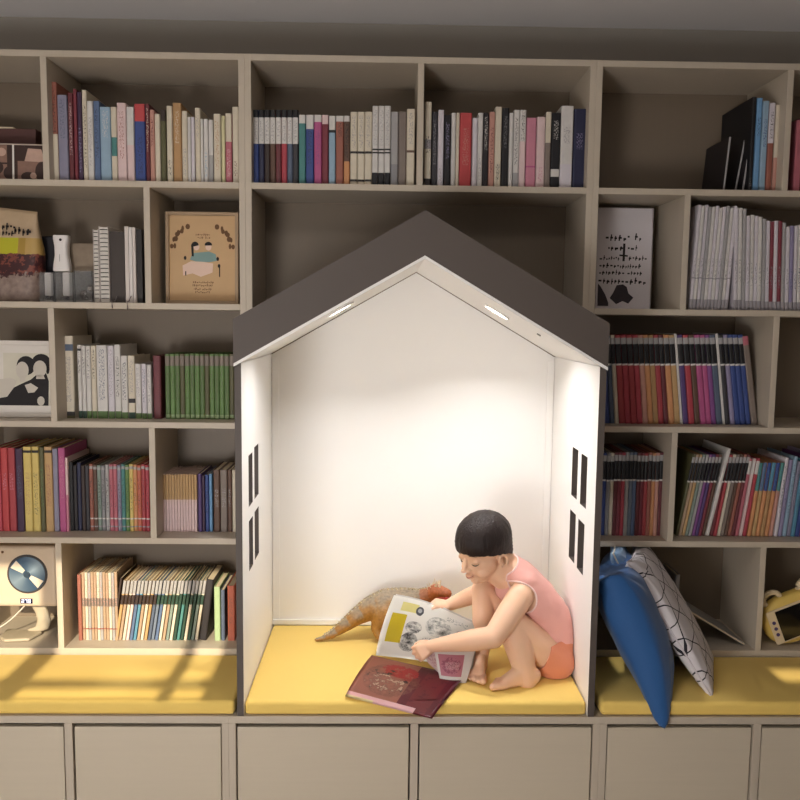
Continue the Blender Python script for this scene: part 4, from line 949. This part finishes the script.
# ------------------------------------------------------------------ open magazine
def bez(a, b, c, t): return a*(1-t)**2+b*2*t*(1-t)+c*t*t
def sheet(fn, nu, nv, th=.0007):
    bm = NB(); uv = bm.loops.layers.uv.new('UVMap')
    V = [[bm.verts.new(fn(i/nu, j/nv)) for j in range(nv+1)] for i in range(nu+1)]
    for i in range(nu):
        for j in range(nv):
            f = bm.faces.new((V[i][j], V[i+1][j], V[i+1][j+1], V[i][j+1]))
            for l, (a, b) in zip(f.loops, ((i, j), (i+1, j), (i+1, j+1), (i, j+1))): l[uv].uv = (a/nu, b/nv)
    bmesh.ops.solidify(bm, geom=bm.faces[:], thickness=th)
    return bm
def art(name, ground, items, gl=.35, extra=None):
    """printed page: flat ground with rectangles / ellipses of ink given in page coordinates"""
    q = NT(name); u, v, _ = q.sep(q.coord('UV')); nz = q.noise(q.mapping(q.coord('UV'), (11, 11, 1)), 1, 5, .72); n2 = q.noise(q.mapping(q.coord('UV'), (70, 55, 1)), 1, 2)
    cur = rgb(ground)
    for kind, cx, cy, rx, ry, c1, c2, thr in items:
        dx = q.math('ABSOLUTE', q.math('DIVIDE', q.math('SUBTRACT', u, cx), rx)); dy = q.math('ABSOLUTE', q.math('DIVIDE', q.math('SUBTRACT', v, cy), ry))
        if kind == 'r': m = q.math('LESS_THAN', q.math('MAXIMUM', dx, dy), 1)
        else: m = q.math('LESS_THAN', q.math('ADD', q.math('ADD', q.math('MULTIPLY', dx, dx), q.math('MULTIPLY', dy, dy)), q.math('MULTIPLY', q.math('SUBTRACT', nz, .5), 1.2)), 1)
        if thr is not None and kind != 'p': m = q.math('MULTIPLY', m, q.math('GREATER_THAN', nz if c2 is None else n2, thr))
        if kind == 'p': m = q.math('MULTIPLY', m, q.math('MULTIPLY', q.math('SUBTRACT', nz, thr), 4.0))
        if kind == 'p': m = q.math('MINIMUM', q.math('MAXIMUM', m, 0.0), 1.0)
        cur = q.mix(m, cur, rgb(c1))
    q.col(cur); q.rough(gl); return q.m
SL, SR = Vector((-.030, .285, .468)), Vector((.236, .132, .472))     # the fold line on the cushion
FL, FR = at(345, 697, .018)+Vector((0, 0, .002)), at(432, 719, -.075)
FL.z = max(FL.z, .463)
mz = thing('magazine', 'open comic magazine with white upper page and dark red cover, held by the child', 'magazine', (SL+SR)/2)
def cover(u, v):
    a = SL.lerp(SR, u); b = FL.lerp(FR, u); m = (a+b)/2+Vector((0, 0, .018-.012*u))
    p = bez(a, m, b, v)
    if p.y > -.004: p.z = max(p.z, .4645)
    return p
M_cov = art('dark_red_cover_print', 'b0705c', [('r', .86, .5, .30, .6, '6a1828', None, None), ('r', .78, .62, .12, .5, '7c2a30', None, .42), ('p', .36, .48, .30, .36, '8a5a4c', None, .36), ('e', .40, .26, .2, .15, 'b03030', None, .44), ('e', .34, .52, .26, .28, '3c2c26', None, .55), ('e', .32, .58, .24, .18, 'd0b098', None, .56), ('e', .50, .34, .12, .10, 'a03030', None, .52), ('r', .28, .955, .5, .06, 'e8bcc0', None, None), ('r', .1, .985, .22, .03, 'e8d8a0', None, None)])
bm = sheet(cover, 22, 22, .0012); mk('cover', bm, M_cov, mz, smooth=True)
TL, TR = at(394, 595, .33), at(477, 624, .235)
BLp, BRp = SL+Vector((.012, -.006, .002)), at(470, 668, .150)
def page(u, v):
    top = TL.lerp(TR, u)+Vector((0, 0, .010*math.sin(u*math.pi))); bot = BLp.lerp(BRp, u)
    m = (top+bot)/2+Vector((-.016*(1-u), -.030, .004))
    return bez(bot, m, top, v)+Vector((0, .006*math.sin(u*5), 0))
pg = [('r', .15, .50, .085, .24, 'd8c018', None, None), ('r', .24, .86, .1, .07, 'e6dc90', None, None), ('e', .36, .84, .045, .07, '55565a', None, None), ('e', .36, .845, .024, .035, 'b8b8ba', None, None),
      ('p', .34, .56, .09, .10, '4a4a4c', None, .38), ('p', .32, .30, .10, .17, '3a3838', None, .36), ('p', .60, .66, .14, .18, '5a605c', None, .42), ('p', .86, .62, .09, .13, '9a6c74', None, .42), ('r', .66, .40, .2, .05, 'a8a4a0', 1, .56), ('r', .78, .86, .12, .04, 'b0b0ac', 1, .56), ('e', .62, .2, .16, .1, 'c4a8aa', None, .55)]
bm = sheet(page, 22, 18, .0006); mk('upper_page', bm, art('white_comic_page', 'f0ece4', pg, .5), mz, smooth=True)
bm = sheet(lambda u, v: page(u, v)+Vector((.006, .005, -.003+.004*v)), 22, 18, .0006); mk('upper_page', bm, art('page_back', 'd0ccc6', [], .5), mz, smooth=True)
A, B, C_, D = at(433, 645, .165), at(476, 646, .15), at(466, 683, .110), at(440, 681, .120)
def flap(u, v):
    t = A.lerp(B, u); b = D.lerp(C_, u); return bez(t, (t+b)/2+Vector((0, -.012, .0)), b, v)+Vector((0, -.006*math.sin(u*math.pi), .0))
bm = sheet(flap, 12, 14, .0006); mk('loose_page', bm, art('pink_panel_page', 'eee6e2', [('r', .42, .52, .34, .30, 'cc8290', None, None), ('e', .42, .52, .3, .24, 'a85c70', None, .5), ('r', .45, .52, .2, .1, 'e0b4b8', 1, .52)], .5), mz, smooth=True)
A2, B2, C2, D2 = at(418, 645, .175), at(441, 648, .16), at(441, 675, .135), at(428, 663, .15)
def inner(u, v):
    t = A2.lerp(B2, u); b = D2.lerp(C2, u); return bez(t, (t+b)/2+Vector((0, .010, .004)), b, v)
bm = sheet(inner, 8, 8, .0006); mk('loose_page', bm, art('pale_pink_page', 'e0c4c0', [('e', .5, .5, .4, .4, 'c89a9c', None, .5)], .5), mz, smooth=True)
# ------------------------------------------------------------------ the child
def skin(name, h, spec=.35):
    q = NT(name); v = q.coord(); a = q.noise(v, 22, 3); b = q.noise(v, 6, 2); c = rgb(h)
    q.col(q.mix(q.math('ADD', q.math('MULTIPLY', a, .5), q.math('MULTIPLY', b, .5)), sh(c, .95), (min(1, c[0]*1.05), c[1]*1.02, c[2]*.98)))
    q.rough(.5); q.b.inputs['Subsurface Weight'].default_value = .12; q.b.inputs['Subsurface Radius'].default_value = (.012, .005, .003); q.b.inputs['Subsurface Scale'].default_value = .6
    q.bump(q.noise(v, 300, 2), .05, .0005); return q.m
M_skin = skin('skin', 'e6bc9e')
CZ = .4612
J = dict(
 hip=at(552, 656, .24), waist=at(553, 632, .24), belly=at(548.5, 615, .24), chest=at(537, 598, .235), upper=at(524, 578, .23), neck0=at(509, 566, .225), neck1=at(502, 559, .22),
 shN=at(520, 597, .155), elN=at(494, 637, .085), wrN=at(432, 646, .165),
 shF=at(500, 588, .30), elF=at(478, 593, .335), wrF=at(449, 605, .305),
 hipN=at(554, 660, .185), knN=at(509, 621, .145), anN=at(527, 679, .110),
 hipF=at(552, 655, .30), knF=at(483, 590, .27), anF=at(479, 664, .205))
HC = at(483, 543.5, .22)                               # head centre
pit, yw = math.radians(19), math.radians(37)
HF = Vector((-math.cos(pit)*math.cos(yw), -math.cos(pit)*math.sin(yw), -math.sin(pit)))       # where the face looks
HS = Vector((math.sin(yw), -math.cos(yw), 0)).normalized()                                     # towards the near ear
HU = HS.cross(HF) if HS.cross(HF).z > 0 else HF.cross(HS)
HR = Matrix((HF, HS, HU)).transposed()
def hp(f, s, u):
    if u < 0: u *= 1.24
    return HC+HF*f+HS*s+HU*u
def torso(bm, g=0.0):
    hull(bm, [(J['hip']+Vector((0, -.035, 0)), .050+g), (J['hip']+Vector((0, .04, 0)), .050+g), (J['waist']+Vector((0, -.03, 0)), .053+g), (J['waist']+Vector((0, .035, 0)), .053+g)])
    hull(bm, [(J['waist']+Vector((0, -.03, 0)), .053+g), (J['waist']+Vector((0, .035, 0)), .053+g), (J['belly']+Vector((0, -.032, 0)), .054+g), (J['belly']+Vector((0, .036, 0)), .054+g)])
    hull(bm, [(J['belly']+Vector((0, -.032, 0)), .054+g), (J['belly']+Vector((0, .036, 0)), .054+g), (J['chest']+Vector((0, -.040, 0)), .050+g), (J['chest']+Vector((0, .044, 0)), .050+g)])
    hull(bm, [(J['chest']+Vector((0, -.040, 0)), .050+g), (J['chest']+Vector((0, .044, 0)), .050+g), (J['upper']+Vector((0, -.046, .002)), .034+g), (J['upper']+Vector((0, .050, 0)), .034+g)])
    hull(bm, [(J['upper']+Vector((0, -.046, .002)), .034+g), (J['upper']+Vector((0, .050, 0)), .034+g), (J['neck0'], .032+g)])
    hull(bm, [(at(510, 588, .235), .038+g), (J['chest'], .05+g), (J['neck0'], .03+g)])
def foot(bm, ank, toe_dir, L):
    d = Vector(toe_dir).normalized(); s = Vector((-d.y, d.x, 0)); a = Vector((ank.x, ank.y, 0))
    z = CZ
    heel = a-d*.020+Vector((0, 0, z+.019)); ball1 = a+d*L*.52+s*.014+Vector((0, 0, z+.0135)); ball2 = a+d*L*.46-s*.014+Vector((0, 0, z+.0115))
    hull(bm, [(heel, .019), (ball1, .0135), (ball2, .0115), (a+d*L*.16+Vector((0, 0, z+.036)), .021)])
    hull(bm, [(ank, .026), (a+Vector((0, 0, z+.036)), .024), (heel+Vector((0, 0, .006)), .02)])
    toes = []
    for k in range(5):
        t = k/4; o = s*(.024-.050*t); l = L*(.80-.20*t**1.3); r = .0092-.0030*min(1, t*1.6) if k else .0105
        b = a+d*(L*.52-.008*t)+o*.85; e = a+d*l+o
        hull(bm, [(b+Vector((0, 0, z+.010)), r), (e+Vector((0, 0, z+r+.0005)), r)]); toes.append((e+Vector((0, 0, z+r)), r, d))
    return toes
def hand(bm, wr, d, n, s, curl, sc=1.0, spread=.14, thumb=(.6, .7)):
    """d: along the palm, n: out of the palm (fingers curl towards it), s: thumb side"""
    d = Vector(d).normalized(); n = (Vector(n)-Vector(n).dot(d)*d).normalized(); s0 = d.cross(n); s = s0 if s0.dot(Vector(s)) > 0 else -s0
    P = lambda a, b, c: wr+(d*a+s*b+n*c)*sc
    hull(bm, [(P(0, .004, 0), .0135*sc), (P(0, -.006, 0), .0125*sc), (P(.044, .019, 0), .0092*sc), (P(.042, -.019, 0), .0085*sc), (P(.02, .016, .004), .011*sc)])
    tips = []
    for k, (o, l, r) in enumerate(((.0190, .040, .0072), (.0065, .045, .0075), (-.0065, .042, .0072), (-.0185, .034, .0064))):
        p = P(.043-.003*abs(k-1.2), o, 0); a = 0; q = p
        dd = (d+s*(spread*(1.5-k)*.5)).normalized()
        for m, fr in enumerate((.45, .32, .23)):
            a += curl[m] if isinstance(curl, (list, tuple)) else curl
            v = dd*math.cos(a)+n*math.sin(a); q2 = q+v*l*fr*sc
            hull(bm, [(q, r*sc*(1-.08*m)), (q2, r*sc*(.94-.09*m))], 2); q = q2
        tips.append((q, v, r*sc*.75))
    b = P(.012, .016, .003); m = b+(d*.020+s*.017*thumb[0]+n*.010)*sc; e = m+(d*.020+s*.002+n*.020*thumb[1])*sc
    hull(bm, [(b, .0105*sc), (m, .0085*sc)]); hull(bm, [(m, .0082*sc), (e, .0066*sc)])
    return tips
bm = NB()
torso(bm)
hull(bm, [(J['neck0'], .031), (J['neck1'], .030)]); hull(bm, [(J['neck1'], .030), (hp(-.02, 0, -.03), .040)]); hull(bm, [(hp(.014, 0, -.050), .036), (at(507, 581, .225), .034), (J['neck0'], .032)]); hull(bm, [(hp(-.022, 0, -.030), .044), (hp(.012, 0, -.050), .036), (J['neck0'], .032)])
# near arm
for nm, side in (('N', -1), ('F', 1)):
    hull(bm, [(J['upper']+Vector((.002, side*.046, 0)), .033), (J['sh'+nm], .033)])
hull(bm, [(J['shN'], .038), (J['shN'].lerp(J['elN'], .5), .0355)]); hull(bm, [(J['shN'].lerp(J['elN'], .5), .0355), (J['elN'], .0305)])
mN = J['elN'].lerp(J['wrN'], .35); hull(bm, [(J['elN'], .0305), (mN, .0305)]); hull(bm, [(mN, .0305), (J['wrN'], .0175)])
hull(bm, [(J['shF'], .033), (J['elF'], .027)]); mF = J['elF'].lerp(J['wrF'], .35); hull(bm, [(J['elF'], .027), (mF, .026)]); hull(bm, [(mF, .026), (J['wrF'], .0175)])
dN = Vector((-.80, .10, -.50)).normalized()
tipsN = hand(bm, J['wrN'], dN, Vector((-.25, .85, -.55)), Vector((-.5, .3, .8)), (.42, .50, .40), .92, .22)
dF = (at(434, 603, .30)-J['wrF']).normalized()
tipsF = hand(bm, J['wrF'], dF, Vector((-.1, .2, -1)), Vector((0, -1, .1)), (.5, .5, .4), .9)
# legs
def leg(nm, rh, rk, rc, ra):
    h, k, a = J['hip'+nm], J['kn'+nm], J['an'+nm]
    hull(bm, [(h, rh), (h.lerp(k, .5), (rh+rk)/2+.002)]); hull(bm, [(h.lerp(k, .5), (rh+rk)/2+.002), (k, rk)])
    c = k.lerp(a, .35)+Vector((.006, 0, 0)); hull(bm, [(k, rk-.001), (c, rc)]); hull(bm, [(c, rc), (a, ra)])
leg('N', .056, .042, .042, .029); leg('F', .054, .035, .034, .024)
toesN = foot(bm, J['anN'], (-1, -.18, 0), .135)
toesF = foot(bm, J['anF'], (-.25, -1, 0), .125)
# head
ellip(bm, hp(-.006, 0, .012), (.081, .068, .074), HR)
ellip(bm, hp(.026, 0, -.030), (.052, .056, .058), HR)                     # face
ellip(bm, hp(.032, 0, -.062), (.034, .038, .026), HR)                     # jaw
ellip(bm, hp(.056, 0, -.072), (.015, .018, .0125), HR)                    # chin
for s in (-1, 1): ellip(bm, hp(.046, s*.030, -.046), (.024, .021, .021), HR)   # cheeks
ellip(bm, hp(.062, 0, .006), (.014, .042, .028), HR)                      # forehead
hull(bm, [(hp(.076, 0, -.012), .0068), (hp(.0905, 0, -.031), .0072)])      # nose bridge
ellip(bm, hp(.0925, 0, -.0320), (.0085, .0088, .0068), HR)
for s in (-1, 1): ellip(bm, hp(.083, s*.0092, -.0345), (.0075, .0055, .005), HR)
ellip(bm, hp(.0775, 0, -.0500), (.0095, .0135, .0046), HR); ellip(bm, hp(.0750, 0, -.0575), (.0095, .0115, .0044), HR)   # lips
for s in (-1, 1): ellip(bm, hp(.060, s*.030, -.0135), (.013, .014, .0075), HR)  # lids
for s in (-1, 1):                                                          # ears
    c = hp(-.001, s*.0665, -.031)
    pts = []
    for k in range(13):
        a = math.radians(-70+k*22); pts.append(c+HF*(-.0110*math.cos(a))+HU*(.0175*math.sin(a)+.001)+HS*s*(.005+.005*math.cos(a)))
    chain(bm, [(p, .0040) for p in pts])
    ellip(bm, c+HF*.004-HS*s*.003, (.010, .006, .013), HR); ellip(bm, c+HF*.006-HU*.014+HS*s*.001, (.0055, .0045, .006), HR)
me = remesh(bm, .0026, 6, .5)
for v in me.vertices: v.co.x = min(v.co.x, .5485+.0015*mnoise.noise(v.co*30))
boy = mesh_obj('person', me, M_skin, loc=(J['hip'].x, J['hip'].y, CZ), smooth=True)
props(boy, 'crouching child with short dark hair in pink tank top reading a magazine', 'person')
# face details
M_lash = plain('dark_lash', '2a1a16', .7); M_lip = plain('lip', 'b8685c', .45, .05)
from mathutils.bvhtree import BVHTree
BV = BVHTree.FromPolygons([(boy.matrix_world @ v.co) if False else v.co+wloc(boy) for v in me.vertices], [p.vertices[:] for p in me.polygons])
def face_pt(s, u, lift=.0006):
    o = hp(.2, s, u); h = BV.ray_cast(o, -HF); return h[0]+HF*lift if h[0] else hp(.07, s, u)
for s in (-1, 1):
    bm = NB(); tube(bm, [face_pt(s*(.019+.020*k/8), -.0195-.0035*math.sin(math.pi*k/8)) for k in range(9)], [.0005+.0011*math.sin(math.pi*k/8) for k in range(9)], 6); mk('eyelashes', bm, M_lash, boy, smooth=True)
    bm = NB(); tube(bm, [face_pt(s*(.016+.024*k/8), .0015+.003*math.sin(math.pi*k/8)) for k in range(9)], [.0006+.0010*math.sin(math.pi*k/8) for k in range(9)], 6); mk('eyebrow', bm, plain('brow', '5a4034', .8), boy, smooth=True)
bm = NB(); tube(bm, [face_pt(-.0115+.023*k/10, -.0536-.0012*math.cos(math.pi*(k-5)/5), .0002) for k in range(11)], [.0008+.0010*math.sin(math.pi*k/10) for k in range(11)], 6); mk('mouth', bm, M_lip, boy, smooth=True)
# hair: bowl cut with a straight edge
def hairfield(p):
    q = p-HC; f, s, u = q.dot(HF), q.dot(HS), q.dot(HU)
    edge = -.019+.36*f-(.010 if f < -.03 else 0)*min(1, (-.03-f)/.02)
    return edge-u+.0035*mnoise.noise(p*110)
bm = NB(); ellip(bm, hp(-.0065, 0, .0135), (.0900, .0765, .0815), HR, 5)
for v in bm.verts:
    q = v.co-HC; n = q.normalized(); f, s, u = q.dot(HF), q.dot(HS), q.dot(HU)
    v.co += n*(.0022*mnoise.noise(Vector((math.atan2(s, f+.03)*9, u*12, 1)))+.0012*mnoise.noise(Vector((math.atan2(s, f+.03)*34, u*10, 5))))
    if u < .0135:
        t = min(.9, (.0135-u)/.0815); k = min(1.35, 1/math.sqrt(1-t*t)*(1-.16*t))
        v.co += (HF*f+HS*s)*(k-1)
cut_field(bm, hairfield)
bmesh.ops.recalc_face_normals(bm, faces=bm.faces[:])
bmesh.ops.solidify(bm, geom=bm.faces[:], thickness=.007)
q = NT('dark_hair'); v = q.coord(); nz = q.noise(q.mapping(v, (260, 260, 30)), 1, 3)
q.col(q.mix(nz, rgb('0e0807'), rgb('281814'))); q.rough(.5); q.bump(nz, .9, .003); q.b.inputs['Specular IOR Level'].default_value = .35
mk('hair', bm, q.m, boy, smooth=True)
# clothes
M_tank = fabric('pink_cotton', 'e4a89e', .05, 380, .2, .9, .15); M_pipe = plain('pale_pink_piping', 'f2d2cc', .8, .03); M_short = fabric('coral_cotton', 'd98a6a', .06, 380, .2, .9, .15)
up_n, up_f = J['shN'], J['shF']
def capsule(p, a, b, ra, rb):
    t = max(0, min(1, (p-a).dot(b-a)/(b-a).length_squared)); return (p-a.lerp(b, t)).length-(ra+(rb-ra)*t)
def build_torso(g):
    bm = NB(); torso(bm, g)
    me = remesh(bm, .0042, 8); bm = NB(); bm.from_mesh(me); bpy.data.meshes.remove(me); return bm
bm = build_torso(.0065)
ndir = (J['neck1']-J['neck0']).normalized()
hipdir = (J['hip']-J['belly']).normalized()
shN2 = J['shN']+Vector((-.004, 0, -.006)); shF2 = J['shF']+Vector((0, 0, -.004))
def tankf(p):
    a = .050-(p-shN2-Vector((0, (p.y-shN2.y)*.75, 0))).length if p.y < .19 else -1
    b = .048-(p-shF2-Vector((0, (p.y-shF2.y)*.75, 0))).length if p.y > .265 else -1
    c = (p-(J['neck0']+ndir*.006)).dot(ndir)
    c2 = .046-(p-(J['neck0']+Vector((-.034, 0, -.010)))).length                      # front scoop
    d = (p-(J['waist']+hipdir*.050)).dot(hipdir)
    return max(a, b, c, c2, d)
cut_field(bm, tankf)
bmesh.ops.recalc_face_normals(bm, faces=bm.faces[:]); bm.normal_update()
for v in bm.verts: v.co += v.normal*(.0022*mnoise.noise(Vector((v.co.x*16, v.co.y*30, v.co.z*42)))+.001*mnoise.noise(v.co*70))
LP = loops(bm)
bmesh.ops.solidify(bm, geom=bm.faces[:], thickness=.0022)
for v in bm.verts: v.co.x = min(v.co.x, .5535)
tank = mk('tank_top', bm, M_tank, boy, smooth=True)
bm = NB()
for L in LP:
    L = smooth_loop(L)
    L = [Vector((min(p.x, .551), p.y, p.z)) for p in L]
    if len(L) > 12: tube(bm, L, .0026, 7, True)
mk('piping', bm, M_pipe, tank, smooth=True)
bm = NB()
hull(bm, [(J['hip']+Vector((0, -.035, 0)), .057), (J['hip']+Vector((0, .04, 0)), .057), (J['waist']+Vector((0, -.03, 0)), .058), (J['waist']+Vector((0, .035, 0)), .058)])
for nm in 'NF':
    h, k = J['hip'+nm], J['kn'+nm]; hull(bm, [(h, .0605), (h.lerp(k, .5), .0555)])
me = remesh(bm, .0042, 16); bm = NB(); bm.from_mesh(me); bpy.data.meshes.remove(me)
bmesh.ops.recalc_face_normals(bm, faces=bm.faces[:]); bm.normal_update()
for v in bm.verts: v.co += v.normal*(.0012+.002*mnoise.noise(Vector((v.co.x*28, v.co.y*22, v.co.z*34))))
def shortf(p):
    out = [(J['waist']-hipdir*.006-p).dot(hipdir)]
    for nm in 'NF':
        h, k = J['hip'+nm], J['kn'+nm]; d = (k-h).normalized(); fr = (p-h).dot(d)
        if (nm == 'N') == (p.y < .24): out.append(fr-.045-.02*(p.z-h.z)/.05)
    return max(out)
cut_field(bm, shortf)
bmesh.ops.solidify(bm, geom=bm.faces[:], thickness=.0022)
for v in bm.verts: v.co.z = max(v.co.z, CZ+.001); v.co.x = min(v.co.x, .5535)
mk('shorts', bm, M_short, boy, smooth=True)
# ------------------------------------------------------------------ light
def area(name, loc, size, power, col, direction, shape='DISK', sy=None, spread=math.pi):
    l = bpy.data.lights.new(name, 'AREA'); l.shape = shape; l.size = size; l.energy = power; l.color = col; l.spread = spread
    if sy: l.size_y = sy
    o = bpy.data.objects.new(name, l); COL.objects.link(o); o.location = loc; o.rotation_euler = Vector(direction).to_track_quat('-Z', 'Y').to_euler(); return o
for p, n in LENS: area('nook_lamp', p, .06, NOOK, (1, .985, .975), (0, -.10, -1), spread=math.radians(130))
# added globe on a stand, unseen behind the camera: soft low front fill
gl = thing('fill_globe', 'large white globe added out of view behind the camera as fill light', 'lamp', (-.9, -2.2, 0))
bm = NB(); disc(bm, (-.9, -2.2, .001), .13, 32, (1, 0, 0), (0, 1, 0), (0, 0, .018)); mk('fill_lamp_base', bm, M_whp, gl)
bm = NB(); tube(bm, [(-.9, -2.2, .019), (-.9, -2.2, FILL_Z-.30)], .012, 12); mk('pole', bm, M_whp, gl)
bm = NB(); ellip(bm, (-.9, -2.2, FILL_Z), (.32, .32, .30), sub=4); mk('globe', bm, emis('globe_fill_glow', 'f6f4f3', GLOBE_FILL), gl, smooth=True)
# added ceiling lamp, out of view behind the camera, for general fill
lp = thing('added_ceiling_lamp', 'round white ceiling lamp added unseen behind the camera as fill light', 'lamp', (-.4, -1.1, ZC))
bm = NB(); disc(bm, (-.4, -1.1, ZC-.001), .26, 40, (1, 0, 0), (0, 1, 0), (0, 0, -.03)); mk('fill_lamp_base', bm, M_whp, lp)
bm = NB(); disc(bm, (-.4, -1.1, ZC-.032), .24, 40, (1, 0, 0), (0, 1, 0), (0, 0, -.02)); mk('fill_lamp_shade', bm, emis('fill_shade_glow', 'fff0e0', 1.0), lp)
area('ceiling_fill', (-.4, -1.1, ZC-.056), .45, CEIL_FILL, (1, .96, .92), (0, 0, -1))
for w in (W1, W2): area('window_daylight', ((w[0]+w[1])/2, YF-.02, (w[2]+w[3])/2), (w[1]-w[0])*.95, WIN*(w[1]-w[0]), (1, .93, .86), (0, 1, -.1), 'RECTANGLE', (w[3]-w[2])*.9)
sl = bpy.data.lights.new('sun', 'SUN'); sl.energy = SUN; sl.color = (1, .86, .62); sl.angle = math.radians(.5)
so = bpy.data.objects.new('sun', sl); COL.objects.link(so); so.rotation_euler = Vector((0, 1, -.5)).to_track_quat('-Z', 'Y').to_euler()
wd = bpy.data.worlds.new('world'); SC.world = wd; wd.use_nodes = True
bg = wd.node_tree.nodes['Background']; bg.inputs[0].default_value = (.9, .9, 1, 1); bg.inputs[1].default_value = .3
SC.view_settings.view_transform = 'Standard'; SC.view_settings.look = 'None'; SC.view_settings.gamma = 1; SC.view_settings.use_curve_mapping = False
SC.view_settings.exposure = EXPO
